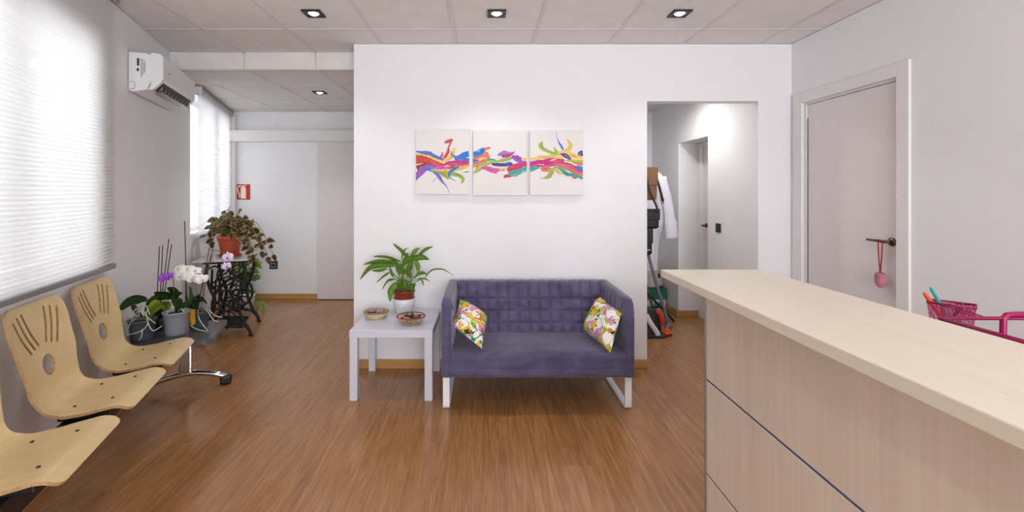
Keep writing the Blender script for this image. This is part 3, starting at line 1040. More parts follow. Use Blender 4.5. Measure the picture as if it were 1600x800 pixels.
for k, (x0, x1, y0, y1) in enumerate(CANV):
    Yc = 3.565

    def cp(x, y):
        p = PX(640 + x / SC, 190 + y / SC, Yc)
        return p.x, p.z
    ax, az1 = cp(x0, y0)
    bx, az0 = cp(x1, y1)
    lab = ['left canvas of the three splash paintings, with a red splash rising', 'middle canvas of the three splash paintings, with an empty lower half',
           'right canvas of the three splash paintings, with green and yellow curls'][k]
    cv = thing('canvas_painting', lab, 'painting', ((ax + bx) / 2, 3.6, az0), 0, 'triptych above the sofa')
    ox = (ax + bx) / 2
    MB().rbox((ax - ox, -0.034, 0), (bx - ox, -0.001, az1 - az0), 0.003, 2).build('canvas', 'canvas', cv)
    mb = MB()
    for li, (colname, pts) in enumerate(STROKES[k]):
        sp = spline([(a, b, w) for a, b, w in pts], 6)
        yy = -0.0345 - 0.00008 * li
        vs, fs = [], []
        jit = random.Random(li * 7 + k)
        for i, p in enumerate(sp):
            a, b = sp[max(i - 1, 0)], sp[min(i + 1, len(sp) - 1)]
            d = Vector((b.x - a.x, b.y - a.y))
            d = d.normalized() if d.length > 1e-6 else Vector((1, 0))
            nn = Vector((-d.y, d.x))
            w = max(0.8, p.z * 1.1) * 0.5
            for sgn in (1, -1):
                ww = w * (1 + jit.uniform(-0.16, 0.16))
                px, py = p.x + nn.x * ww * sgn, p.y + nn.y * ww * sgn
                px = min(max(px, x0 + 2), x1 - 2)
                wx, wz = cp(px, py)
                vs.append((wx - ox, yy, wz - az0))
            if i:
                fs.append((2 * i - 2, 2 * i - 1, 2 * i + 1, 2 * i))
        mb.add(vs, fs, PK.index(colname))
        if max(w for _, _, w in pts) > 26 and colname != 'white':      # thinner streaks of other paint dragged along
            for e in range(3):
                off, wd = jit.uniform(-0.34, 0.34), jit.uniform(0.05, 0.13)
                cc = jit.choice([c for c in PK if c not in (colname, 'white', 'brown')] + ['white'])
                i0 = jit.randrange(0, max(1, len(sp) // 3)); i1 = jit.randrange(2 * len(sp) // 3, len(sp))
                v2, f2 = [], []
                for n_, i in enumerate(range(i0, i1)):
                    p = sp[i]
                    a, b = sp[max(i - 1, 0)], sp[min(i + 1, len(sp) - 1)]
                    d = Vector((b.x - a.x, b.y - a.y)).normalized()
                    nn = Vector((-d.y, d.x))
                    o_ = off + 0.06 * math.sin(n_ * 0.9)
                    tp_ = math.sin(math.pi * (n_ + 0.5) / (i1 - i0))
                    for sgn in (1, -1):
                        q_ = (o_ + sgn * wd * 0.5 * tp_) * p.z
                        wx, wz = cp(min(max(p.x + nn.x * q_, x0 + 2), x1 - 2), p.y + nn.y * q_)
                        v2.append((wx - ox, yy - 0.00004, wz - az0))
                    if n_:
                        f2.append((2 * n_ - 2, 2 * n_ - 1, 2 * n_ + 1, 2 * n_))
                mb.add(v2, f2, PK.index(cc))
    mb.build('painted_splash', ['paint_' + c for c in PK], cv)

# ================================================================== FURNITURE
# ---- beam bench: three plywood shells, dark end table, chrome feet
bench = thing('beam_bench', 'beam bench with three moulded plywood seats and dark end table along the window wall', 'bench', O_, TH)


def shell_mesh():
    prof = spline([(0.026, 0.904), (0.042, 0.85), (0.064, 0.76), (0.088, 0.67), (0.104, 0.592), (0.118, 0.528), (0.150, 0.485), (0.20, 0.468),
                   (0.28, 0.472), (0.36, 0.485), (0.41, 0.492), (0.445, 0.487), (0.478, 0.469)], 6)
    n = len(prof)
    acc = [0.0]
    for a, b in zip(prof[:-1], prof[1:]):
        acc.append(acc[-1] + (b - a).length)
    Lt = acc[-1]

    def halfw(d):
        keys = [(0.0, 0.198), (0.10, 0.210), (0.22, 0.202), (0.34, 0.184), (0.42, 0.176), (0.48, 0.190), (0.54, 0.212), (0.62, 0.222), (Lt, 0.222)]
        for (a, wa), (b, wb) in zip(keys[:-1], keys[1:]):
            if a <= d <= b:
                f = (d - a) / (b - a)
                f = f * f * (3 - 2 * f)
                return wa + (wb - wa) * f
        return keys[-1][1]

    def rounded(d, w):
        r1, r2 = 0.055, 0.035
        if d < r1:
            return w - r1 + math.sqrt(max(0, r1 * r1 - (r1 - d) ** 2))
        if Lt - d < r2:
            return w - r2 + math.sqrt(max(0, r2 * r2 - (r2 - (Lt - d)) ** 2))
        return w
    # resample densely near the two ends
    ds = [0, 0.002, 0.006, 0.012, 0.02, 0.03, 0.042, 0.055]
    m = 44
    ds += [0.055 + (Lt - 0.055 - 0.035) * k / m for k in range(1, m + 1)]
    ds += [Lt - 0.026, Lt - 0.018, Lt - 0.011, Lt - 0.006, Lt - 0.002, Lt]

    def at(d):
        for i in range(n - 1):
            if d <= acc[i + 1] + 1e-9:
                f = (d - acc[i]) / max(1e-9, acc[i + 1] - acc[i])
                return prof[i].lerp(prof[i + 1], f)
        return prof[-1]
    C = 16
    top, bot = [], []
    th = 0.012
    for d in ds:
        p = at(d)
        q = (at(min(d + 0.004, Lt)) - at(max(d - 0.004, 0))).normalized()
        nr = Vector((-q.y, q.x))
        if nr.y < 0 and nr.x < 0:
            nr = -nr
        # the face side: into the room on the back, up on the seat
        if nr.x < -0.3:
            nr = -nr
        w = rounded(d, halfw(d))
        tr, br = [], []
        dish = 0.022 if d < 0.42 else 0.022 * max(0, 1 - (d - 0.42) / 0.1)
        for c in range(C + 1):
            s = -w + 2 * w * c / C
            off = dish * ((s / 0.22) ** 2 - 0.35)
            P = Vector((p.x + nr.x * off, s, p.y + nr.y * off))
            tr.append(P)
            br.append(P - Vector((nr.x * th, 0, nr.y * th)))
        top.append(tr)
        bot.append(br)
    vs = [v for r in top for v in r] + [v for r in bot for v in r]
    K = len(ds) * (C + 1)
    fs, mi = [], []
    for i in range(len(ds) - 1):
        for c in range(C):
            a = i * (C + 1) + c
            fs.append((a, a + 1, a + C + 2, a + C + 1)); mi.append(0)
            fs.append((K + a + C + 1, K + a + C + 2, K + a + 1, K + a)); mi.append(0)
        for c in (0, C):
            a = i * (C + 1) + c
            b = a + C + 1
            fs.append((a, b, K + b, K + a) if c == 0 else (b, a, K + a, K + b)); mi.append(1)
    for i in (0, len(ds) - 1):
        for c in range(C):
            a = i * (C + 1) + c
            fs.append((a + 1, a, K + a, K + a + 1) if i == 0 else (a, a + 1, K + a + 1, K + a)); mi.append(1)
    me = bpy.data.meshes.new('seat_shell')
    me.from_pydata([tuple(v) for v in vs], [], fs)
    me.materials.append(M['ply']); me.materials.append(M['ply_edge'])
    me.polygons.foreach_set('material_index', mi)
    bm = bmesh.new(); bm.from_mesh(me)
    bmesh.ops.recalc_face_normals(bm, faces=bm.faces[:])
    bm.to_mesh(me); bm.free()
    # cut the fan of six slots and the round hole
    cut = MB()
    for sg in (-1, 1):
        for t0, b0, zt, zb in ((0.079, 0.028, 0.868, 0.722), (0.117, 0.060, 0.862, 0.712), (0.155, 0.094, 0.850, 0.702)):
            A, B = Vector((sg * t0, zt)), Vector((sg * b0, zb))
            mid = (A + B) / 2 + Vector((sg * 0.006, -0.004))
            ctr = spline([A, mid, B], 5)
            left, right = [], []
            for i, p in enumerate(ctr):
                d = (ctr[min(i + 1, len(ctr) - 1)] - ctr[max(i - 1, 0)]).normalized()
                nn = Vector((-d.y, d.x)) * 0.0068
                left.append(tuple(p + nn)); right.append(tuple(p - nn))
            ed = (ctr[-1] - ctr[-2]).normalized() * 0.006
            sd = (ctr[0] - ctr[1]).normalized() * 0.006
            poly = left + [tuple(ctr[-1] + ed)] + right[::-1] + [tuple(ctr[0] + sd)]
            cut.prism(poly, -0.1, 0.3, 'x')
    cut.prism([(0.044 * math.cos(a * math.pi / 14), 0.625 + 0.046 * math.sin(a * math.pi / 14)) for a in range(28)], -0.1, 0.3, 'x')
    cme = cut.mesh('cut', 'ply_edge')
    bm = bmesh.new(); bm.from_mesh(cme)
    bmesh.ops.recalc_face_normals(bm, faces=bm.faces[:])
    bm.to_mesh(cme); bm.free()
    oa = bpy.data.objects.new('tmp_shell', me); ob = bpy.data.objects.new('tmp_cut', cme)
    col.objects.link(oa); col.objects.link(ob)
    md = oa.modifiers.new('b', 'BOOLEAN'); md.operation = 'DIFFERENCE'; md.object = ob; md.solver = 'EXACT'
    md.material_mode = 'TRANSFER'
    bpy.context.view_layer.update()
    dg = bpy.context.evaluated_depsgraph_get()
    res = bpy.data.meshes.new_from_object(oa.evaluated_get(dg))
    bpy.data.objects.remove(oa); bpy.data.objects.remove(ob)
    res.name = 'seat_shell'
    return res


sh = shell_mesh()
bolt = MB().lathe([(0.0001, 0.003), (0.005, 0.0025), (0.0065, 0.0)], sides=10).mesh('bolt', 'black_metal')
SEATS = (1.572, 2.105, 2.61)
for s in SEATS:
    o = link_copy(sh, 'seat_shell', bench, (0, s, 0))
    for tt, ss, z in ((0.235, -0.12, 0.470), (0.235, 0.12, 0.470), (0.37, -0.12, 0.4885), (0.37, 0.12, 0.4885)):
        link_copy(bolt, 'bolt', o, (tt, ss, z + 0.0005))
    MB().rbox((0.19, s - 0.16, 0.425), (0.38, s + 0.16, 0.457), 0.006).build('seat_bracket', 'black_metal', bench)
MB().rbox((0.205, 1.15, 0.335), (0.315, 3.33, 0.425), 0.006).build('beam', 'black_metal', bench)
# end table plate with rounded corners
poly = []
t0, t1, s0, s1, rr = 0.015, 0.555, 2.868, 3.375, 0.05
for cx, cy, a0 in ((t1 - rr, s1 - rr, 0), (t0 + rr, s1 - rr, 90), (t0 + rr, s0 + rr, 180), (t1 - rr, s0 + rr, 270)):
    for k in range(7):
        a = R(a0 + 15 * k)
        poly.append((cx + rr * math.cos(a), cy + rr * math.sin(a)))
MB().prism(poly, 0.425, 0.45, 'z').build('end_table_plate', 'dark_table', bench)
for s in (1.22, 3.30):
    MB().rbox((0.255, s - 0.02, 0.10), (0.345, s + 0.02, 0.40), 0.016, 3).build('leg_post', 'chrome', bench)
    ft = spline([(0.02, s, 0.032), (0.12, s, 0.068), (0.25, s, 0.098), (0.36, s, 0.104), (0.47, s, 0.084), (0.555, s, 0.052)], 6)
    f = MB().tube(ft, [0.021] * len(ft), 12, flat=0.95).build('foot_bar', 'chrome', bench)
    MB().rbox((0.515, s - 0.027, 0.0), (0.59, s + 0.027, 0.068), 0.016, 3).build('foot_cap', 'black_plastic', f)
    MB().rbox((0.0, s - 0.026, 0.0), (0.06, s + 0.026, 0.052), 0.014, 3).build('foot_cap', 'black_plastic', f)

# ---- low side table
tb = thing('side_table', 'small square pale grey side table against the wall beside the sofa', 'table', (-0.6235, 3.307, 0))
MB().rbox((-0.278, -0.277, 0.42), (0.278, 0.277, 0.47), 0.0025, 1).build('table_top', 'white_table', tb)
for sx in (-1, 1):
    for sy in (-1, 1):
        MB().rbox((sx * 0.25 - 0.026, sy * 0.25 - 0.026, 0), (sx * 0.25 + 0.026, sy * 0.25 + 0.026, 0.42), 0.002, 1).build('leg', 'white_table', tb)

# ---- sofa
sofa = thing('sofa', 'two-seat grey purple quilted velvet sofa on white sled legs', 'sofa', (0.338, 2.86, 0))
# local x from -0.612 to 0.612, y from 0 (front) to 0.70 (back)
SEAM_X = [-0.55 + 0.0777 * k for k in range(0, 15)]


def seam(d, w=0.0075):
    return math.exp(-(d / w) ** 2)


def quilted(prof, x0, x1, seams_p, seams_x, depth, nx, name, puff=0.006, puff_range=None):
    """profile polyline (y, z), extruded along x; displaced inward along the stitched seams"""
    acc = [0.0]
    for a, b in zip(prof[:-1], prof[1:]):
        acc.append(acc[-1] + (Vector(b) - Vector(a)).length)
    rows = []
    for i, p in enumerate(prof):
        a, b = Vector(prof[max(i - 1, 0)]), Vector(prof[min(i + 1, len(prof) - 1)])
        t = (b - a).normalized()
        nrm = Vector((-t.y, t.x))
        row = []
        for k in range(nx + 1):
            x = x0 + (x1 - x0) * k / nx
            dx = min([abs(x - s) for s in seams_x] or [9])
            dp = min([abs(acc[i] - s) for s in seams_p] or [9])
            live = 1.0
            if puff_range and not (puff_range[0] <= acc[i] <= puff_range[1]):
                live = 0.25
            h = -depth * live * max(seam(dx), seam(dp) if dp < 0.05 else 0) + puff * live * min(1, min(dx, dp) / 0.035)
            row.append(Vector((x, p[0] + nrm.x * h, p[1] + nrm.y * h)))
        rows.append(row)
    mb = MB().sheet(rows)
    return mb, acc


def dense(pts, step=0.006):
    out = []
    for a, b in zip(pts[:-1], pts[1:]):
        a, b = Vector(a), Vector(b)
        n = max(1, int((b - a).length / step))
        out += [tuple(a.lerp(b, k / n)) for k in range(n)]
    out.append(tuple(pts[-1]))
    return out


# backrest: front face leans back, rounded top, straight rear
bp = dense([(0.40, 0.30), (0.405, 0.385), (0.575, 0.69), (0.590, 0.706), (0.61, 0.715), (0.66, 0.715), (0.685, 0.708), (0.695, 0.69), (0.70, 0.30)])
# profile must turn with its outside to the left of travel: outward normal = (-t.y, t.x)
mb, acc = quilted(bp, -0.56, 0.56, [0.0855 + 0.068, 0.0855 + 0.158, 0.0855 + 0.248], SEAM_X, 0.011, 300, 'backrest', 0.009, (0.08, 0.47))
mb.build('backrest', 'velvet', sofa)
# seat: front apron and top
spf = dense([(0.05, 0.222), (0.012, 0.222), (0.004, 0.23), (0.0, 0.24), (0.0, 0.345), (0.006, 0.364), (0.02, 0.376), (0.04, 0.381), (0.30, 0.385), (0.46, 0.387)])
mb, acc = quilted(spf, -0.553, 0.553, [0.095], SEAM_X, 0.003, 220, 'seat', 0.0015, (0.06, 0.2))
mb.build('seat', 'velvet', sofa)
MB().box((-0.55, 0.03, 0.215), (0.55, 0.69, 0.30)).build('base', 'velvet', sofa)


def arm(x0, x1):
    """rounded slab, thin in x, with soft vertical puckers"""
    out = []
    pts = [(0.0, 0.225), (0.0, 0.60), (0.006, 0.65), (0.022, 0.69), (0.05, 0.709), (0.09, 0.716), (0.64, 0.718), (0.68, 0.712), (0.70, 0.69), (0.70, 0.225)]
    prof = dense(pts, 0.0125)
    n = len(prof)
    cx, hw = (x0 + x1) / 2, (x1 - x0) / 2
    grid = []
    cyc, czc = 0.35, 0.45
    q = random.Random(int(x0 * 100))
    # cross-section in x rounded: angle from inner face around the rim to the outer face
    sec = [(-1.0, 0.14), (-1.0, 0.05), (-0.96, 0.022), (-0.82, 0.007), (-0.5, 0.0), (0, -0.001), (0.5, 0.0), (0.82, 0.007), (0.96, 0.022), (1.0, 0.05), (1.0, 0.14)]
    for i, (y, z) in enumerate(prof):
        a, b = Vector(prof[max(i - 1, 0)]), Vector(prof[min(i + 1, n - 1)])
        t = (b - a).normalized()
        inw = Vector((t.y, -t.x))
        pk = 0.003 * math.sin(i * 1.7) + 0.002 * q.uniform(-1, 1)
        if z < 0.3:
            pk *= 0.2
        row = []
        for sx, ins in sec:
            d = ins + (pk if 0 < ins < 0.1 else 0)
            P = Vector((y, z)) + inw * d
            bump = 0.003 * math.cos(i * 0.8) if abs(sx) == 1 else 0
            row.append(Vector((cx + sx * (hw + bump), P.x, max(P.y, 0.225))))
        grid.append(row)
    mb = MB().sheet(grid)
    # close the two broad faces
    for idx, fl in ((0, 1), (len(sec) - 1, -1)):
        loop = [r[idx] for r in grid]
        c = sum(loop, Vector()) / len(loop)
        o = len(mb.v)
        mb.v += [c] + loop
        for i in range(n):
            j = (i + 1) % n
            mb.f.append((o, o + 1 + i, o + 1 + j) if fl > 0 else (o, o + 1 + j, o + 1 + i)); mb.mi.append(0); mb.sm.append(True)
    return mb


arm(-0.612, -0.545).build('arm', 'velvet', sofa)
arm(0.545, 0.612).build('arm', 'velvet', sofa)
for sx in (-1, 1):
    x = sx * 0.583
    path = [(x, 0.06, 0.225), (x, 0.06, 0.03), (x, 0.064, 0.016), (x, 0.078, 0.008), (x, 0.10, 0.008), (x, 0.60, 0.008), (x, 0.622, 0.008), (x, 0.636, 0.016), (x, 0.64, 0.03), (x, 0.64, 0.225)]
    mbl = MB()
    hw, th = 0.021, 0.008
    rows = []
    for i, p in enumerate(path):
        p = Vector(p)
        a, b = Vector(path[max(i - 1, 0)]), Vector(path[min(i + 1, len(path) - 1)])
        t = (b - a).normalized()
        nr = Vector((0, -t.z, t.y))
        rows.append([p + Vector((-hw, 0, 0)) + nr * th, p + Vector((hw, 0, 0)) + nr * th, p + Vector((hw, 0, 0)) - nr * th, p + Vector((-hw, 0, 0)) - nr * th])
    mbl.sheet(rows, smooth=False, closed_u=True)
    # front bar looks wide: flat steel seen face-on
    mbl.build('sled_leg', 'white_metal', sofa)

# ---- cushions


def cushion(label, L, B, T, Rr, bulge, seed):
    L, B, T, Rr = Vector(L), Vector(B), Vector(T), Vector(Rr)
    c = (L + B + T + Rr) / 4
    nrm = (B - L).cross(T - L).normalized()
    if nrm.z < 0:
        nrm = -nrm
    t = thing('cushion', label, 'cushion', c, 0, 'cushions on the sofa')
    n = 24
    mb = MB()
    for side in (1, -1):
        rows = []
        for i in range(n + 1):
            u = i / n
            row = []
            for j in range(n + 1):
                v = j / n
                a, b = 2 * u - 1, 2 * v - 1
                pinch_u = 1 - 0.10 * (1 - b * b) ** 0 * 0
                uu = 0.5 + 0.5 * a * (1 - 0.07 * (1 - b * b) * abs(a) ** 3)
                vv = 0.5 + 0.5 * b * (1 - 0.07 * (1 - a * a) * abs(b) ** 3)
                p = L.lerp(B, uu).lerp(T.lerp(Rr, uu), vv)
                h = bulge * (1 if side > 0 else 0.45) * ((1 - a ** 4) * (1 - b ** 4)) ** 0.55
                row.append(p - c + nrm * (h * side))
            rows.append(row)
        if side < 0:
            rows = [r[::-1] for r in rows]
        mb.sheet(rows)
    k = mb.build('cushion_cover', pillow_print('floral_print_%d' % seed, seed), t)
    e = []
    for a, b in ((L, B), (B, Rr), (Rr, T), (T, L)):
        for q_ in range(10):
            f = q_ / 10
            mid = (L + B + T + Rr) / 4
            p = a.lerp(b, f)
            e.append(p + (mid - p) * (0.07 * 4 * f * (1 - f) * 0.5) - c)
    MB().tube(e, 0.0022, 6, closed=True).build('piping', k.data.materials[0], k)
    return t


cushion('floral cushion leaning on the left sofa arm', (-0.204, 2.925, 0.53), (-0.018, 2.882, 0.402), (-0.168, 3.20, 0.632), (0.018, 3.20, 0.512), 0.062, 3)
cushion('floral cushion leaning on the right sofa arm', (0.692, 3.20, 0.428), (0.785, 2.835, 0.392), (0.822, 3.24, 0.645), (0.876, 2.915, 0.615), 0.062, 8)

# ---- reception counter
ct = thing('reception_counter', 'pale maple reception counter with overhanging top and blue seams', 'counter', (0.76, 0.5, 0))
oX, oY = 0.76, 0.5
Y0, Y1 = -0.75, 1.5
MB().rbox((0.596 - oX, Y0 - oY, 1.105), (0.931 - oX, 1.54 - oY, 1.13), 0.0025, 2).build('counter_top', 'maple_top', ct)
zs = [(0.779, 1.088), (0.471, 0.773), (0.163, 0.465), (0.06, 0.157)]
for z0, z1 in zs:
    MB().rbox((0.7285 - oX, Y0 - oY, z0), (0.748 - oX, Y1 - 0.006 - oY, z1), 0.0015, 1).build('front_panel', 'maple_front', ct)
    if z0 > 0.1:
        MB().box((0.730 - oX, Y0 - oY, z0 - 0.006), (0.742 - oX, Y1 - 0.006 - oY, z0)).build('seam_strip', 'seam_blue', ct)
MB().rbox((0.725 - oX, Y1 - 0.006 - oY, 0.0), (0.748 - oX, Y1 - oY + 0.002, 1.09), 0.002, 1).build('corner_profile', 'alu', ct)
MB().rbox((0.748 - oX, Y1 - 0.03 - oY, 0.0), (0.90 - oX, Y1 - oY, 1.09), 0.002, 1).build('end_panel', 'maple_front', ct)
MB().rbox((0.88 - oX, Y0 - oY, 0.0), (0.90 - oX, Y1 - 0.03 - oY, 1.09), 0.002, 1).build('back_panel', 'maple_front', ct)
MB().box((0.742 - oX, Y0 - oY, 0.0), (0.76 - oX, Y1 - 0.02 - oY, 0.06)).build('plinth', 'black_plastic', ct)
for y in (1.435, 0.795, 0.765, 0.15, 0.12):
    MB().rbox((0.708 - oX, y - 0.009 - oY, 1.088), (0.80 - oX, y + 0.009 - oY, 1.105), 0.003, 1).build('top_bracket', 'grey_plastic', ct)

# ---- desk behind the counter
dk = thing('desk', 'maple desk surface behind the reception counter', 'desk', (1.35, 0.55, 0))
MB().rbox((-0.44, -1.15, 0.715), (0.5, 1.15, 0.74), 0.003, 2).build('desk_top', 'maple_top', dk)
for y in (-1.1, 1.1):
    MB().rbox((-0.42, y - 0.012, 0), (0.46, y + 0.012, 0.715), 0.002, 1).build('side_panel', 'maple_front', dk)

# ---- magenta tray stack with pen basket
oc = Vector((1.425, 1.11, 0.74))
og = thing('letter_tray_stack', 'magenta metal letter trays with mesh pen basket behind the counter', 'desk organizer', oc)
TX0, TX1, TY0, TY1 = -0.175, 0.175, -0.14, 0.14
TOP = 0.305
for k, z in enumerate((0.04, 0.17, TOP)):
    rm = MB().tube([(TX0, TY0, z), (TX1, TY0, z), (TX1, TY1, z), (TX0, TY1, z)], 0.0055, 8, closed=True).build('tray_rim', 'magenta', og)
    if k < 2:
        tm = MB().box((TX0, TY0, z - 0.035), (TX1, TY1, z - 0.034)).box((TX0 - 0.0005, TY0, z - 0.034), (TX0 + 0.0005, TY1, z))
        tm.box((TX1 - 0.0005, TY0, z - 0.034), (TX1 + 0.0005, TY1, z)).box((TX0, TY1 - 0.0005, z - 0.034), (TX1, TY1 + 0.0005, z))
        tm.build('tray_mesh', 'magenta_mesh', rm)
for y in (TY0, TY1):
    x0, x1 = TX0 + 0.175, TX1
    arch = spline([(x0, y, 0.0), (x0, y, 0.15), (x0, y, 0.29), (x0 + 0.006, y, 0.308), (x0 + 0.025, y, 0.316), (x1 - 0.025, y, 0.316), (x1 - 0.006, y, 0.308), (x1, y, 0.29), (x1, y, 0.0)], 4)
    MB().tube(arch, 0.0075, 8).build('post', 'magenta', og)
    MB().tube([(TX0, y, 0.0), (TX0, y, TOP)], 0.0045, 8).build('post', 'magenta', og)
# pen basket hooked on behind the far rail, turned a little
bz0, bz1 = 0.215, 0.317
b1 = [Vector((x, y, 0.74 + bz1)) - oc for x, y in ((1.348, 1.387), (1.418, 1.311), (1.458, 1.347), (1.388, 1.423))]
bc = sum(b1, Vector()) / 4
b0 = [bc + (p - bc) * 0.82 - Vector((0, 0, bz1 - bz0)) for p in b1]
bo = MB().add(b0 + b1, [(0, 1, 5, 4), (1, 2, 6, 5), (2, 3, 7, 6), (3, 0, 4, 7), (0, 3, 2, 1)]).build('pen_basket', 'magenta_mesh', og)
MB().tube(b1, 0.0035, 8, closed=True).build('basket_rim', 'magenta', bo)
for f in (0.2, 0.45):
    p = b1[0].lerp(b1[1], f)
    MB().tube([p, Vector((p.x - 0.01, TY1, TOP + 0.004))], 0.0025, 6).build('basket_hook', 'magenta', bo)
bkc = oc + bc


def pen(name, label, a, b, r, m, cap=None):
    a, b = Vector(a), Vector(b)
    t = thing(name, label, 'pen', a, 0, 'pens in the magenta basket')
    d = b - a
    MB().tube([d * 0.0, d * 0.03, d * 0.35, d * 0.97, d], [r * 0.4, r * 0.8, r, r, r * 0.8], 10).build('barrel', m, t)
    MB().tube([d * 0.98, d * 1.03], [r * 0.7, r * 0.5], 8).build('end_cap', cap or m, t)
    return t


pb_ = bkc - Vector((0, 0, 0.098))
pen('marker_pen', 'orange marker leaning out of the magenta basket', pb_ + Vector((0.012, 0.0, 0)), PX(1445, 459, 1.41), 0.0062, 'orange')
pen('ballpoint_pen', 'teal pen leaning out of the magenta basket', pb_ + Vector((0.02, -0.002, 0)), PX(1455, 451, 1.37), 0.0045, 'teal')
pen('marker_pen', 'purple-capped pen low in the magenta basket', pb_ + Vector((-0.02, 0.012, 0)), bkc + Vector((0.022, -0.01, 0.0)), 0.005, 'black_plastic', 'purple_pen')
pen('marker_pen', 'pink-capped pen low in the magenta basket', pb_ + Vector((-0.012, 0.0, 0)), bkc + Vector((0.026, -0.026, -0.004)), 0.005, 'grey_plastic', 'pink_pen')

# ---- ornament on the door handle
orn = thing('hanging_ornament', 'pink padded heart hanging by a red ribbon from the door handle', 'ornament', (2.404, 2.765, 0.86))
hp = [(0.0, -0.062, 0), (0.028, -0.03), (0.042, 0.004), (0.04, 0.03), (0.024, 0.045), (0.006, 0.036)]
rows = []
for i in range(13):
    f = i / 12
    a = math.pi * f
    z = -0.05 * math.cos(a) + 0.0
    rr = 0.036 * math.sin(a) ** 0.8 * (0.72 + 0.4 * f)
    rows.append([Vector((rr * 0.75 * math.cos(b * math.pi / 9), rr * math.sin(b * math.pi / 9), z - (0.012 if f > 0.9 else 0))) for b in range(18)])
MB().sheet(rows, closed_u=True).build('padded_heart', 'ornament', orn)
rib = MB()
for dy in (-0.014, 0.014):
    pts = [(-0.0, dy, 0.238), (0.0, dy * 0.9, 0.17), (0, dy * 0.5, 0.1), (0, 0.0, 0.04)]
    sp = spline(pts, 5)
    rib.sheet([[p + Vector((-0.001, -0.0065, 0)), p + Vector((0.001, 0.0065, 0))] for p in sp])
rib.tube([(0, -0.016, 0.236), (-0.012, -0.016, 0.240), (-0.012, 0.016, 0.242), (0, 0.016, 0.236)], 0.004, 6)
rib.build('ribbon', 'red_ribbon', orn)

# ================================================================== PLANTS AND THEIR STANDS
# ---- cast-iron treadle table
tr = thing('treadle_table', 'black cast-iron sewing treadle base with a thin glass top', 'table', O_, TH)


def ring(mb, c, r, rad, s, n=20, ry=None):
    ry = ry or r
    mb.tube([(c[0] + r * math.cos(2 * math.pi * k / n), s, c[1] + ry * math.sin(2 * math.pi * k / n)) for k in range(n)], rad, 6, closed=True)


def scroll(mb, pts, s, rad=0.008):
    mb.tube([(p.x, s, p.y) for p in spline(pts, 6)], rad, 6)


for s in (4.46, 4.97):
    c = 0.325
    outer = MB()
    for sg in (-1, 1):
        P = spline([(c + sg * 0.15, s, 0.725), (c + sg * 0.165, s, 0.63), (c + sg * 0.14, s, 0.50), (c + sg * 0.10, s, 0.39), (c + sg * 0.105, s, 0.28),
                    (c + sg * 0.15, s, 0.15), (c + sg * 0.20, s, 0.06), (c + sg * 0.215, s, 0.0)], 6)
        outer.tube(P, [0.015] * (len(P) - 4) + [0.017, 0.019, 0.022, 0.024], 8)
        outer.tube(spline([(c + sg * 0.19, s, 0.07), (c + sg * 0.13, s, 0.13), (c + sg * 0.05, s, 0.15), (c, s, 0.12)], 5), 0.010, 6)
    outer.tube([(c - 0.19, s, 0.725), (c + 0.19, s, 0.725)], 0.014, 8)
    outer.build('side_frame', 'iron', tr)
    orn_ = MB()
    ring(orn_, (c, 0.60), 0.075, 0.008, s, ry=0.095)
    ring(orn_, (c, 0.60), 0.035, 0.007, s, ry=0.055)
    ring(orn_, (c, 0.36), 0.062, 0.008, s, ry=0.10)
    ring(orn_, (c, 0.20), 0.075, 0.008, s, ry=0.055)
    for sg in (-1, 1):
        scroll(orn_, [(c + sg * 0.155, 0.66), (c + sg * 0.09, 0.69), (c + sg * 0.05, 0.64), (c + sg * 0.08, 0.56), (c + sg * 0.13, 0.52)], s)
        scroll(orn_, [(c + sg * 0.135, 0.48), (c + sg * 0.07, 0.50), (c + sg * 0.03, 0.44), (c + sg * 0.06, 0.36), (c + sg * 0.10, 0.34)], s)
        scroll(orn_, [(c + sg * 0.105, 0.27), (c + sg * 0.05, 0.28), (c + sg * 0.02, 0.22), (c + sg * 0.07, 0.14), (c + sg * 0.15, 0.13)], s)
    orn_.build('scrollwork', 'iron', tr)
# rear crossing braces, treadle plate and flywheel
br_ = MB()
for a, b in (((4.46, 0.66), (4.97, 0.16)), ((4.97, 0.66), (4.46, 0.16))):
    m = ((a[0] + b[0]) / 2, (a[1] + b[1]) / 2)
    br_.tube(spline([(0.21, a[0], a[1]), (0.19, (a[0] * 2 + m[0]) / 3, (a[1] + m[1]) / 2 - 0.05), (0.20, m[0], m[1]), (0.19, (b[0] * 2 + m[0]) / 3, (b[1] + m[1]) / 2 + 0.05), (0.21, b[0], b[1])], 6), 0.010, 6)
br_.tube([(0.20, 4.715 + 0.10 * math.cos(k * math.pi / 12), 0.41 + 0.13 * math.sin(k * math.pi / 12)) for k in range(24)], 0.009, 6, closed=True)
br_.build('cross_brace', 'iron', tr)
tp = MB()
tp.tube([(0.20, 4.53, 0.10), (0.45, 4.53, 0.075), (0.45, 4.90, 0.075), (0.20, 4.90, 0.10)], 0.010, 6, closed=True)
for k in range(7):
    s = 4.575 + k * 0.047
    tp.tube([(0.20, s, 0.10), (0.45, s, 0.075)], 0.006, 5)
for k in range(5):
    s = 4.60 + k * 0.06
    tp.tube([(0.325 + 0.05 * math.cos(q * math.pi / 7), s + 0.028 * math.sin(q * math.pi / 7), 0.088) for q in range(14)], 0.005, 5, closed=True)
tp.tube([(0.325, 4.47, 0.085), (0.325, 4.96, 0.085)], 0.008, 6)
tp.build('treadle_plate', 'iron', tr)
fw = MB()
ring(fw, (0.33, 0.34), 0.155, 0.012, 4.91, 32)
ring(fw, (0.33, 0.34), 0.03, 0.012, 4.91, 14)
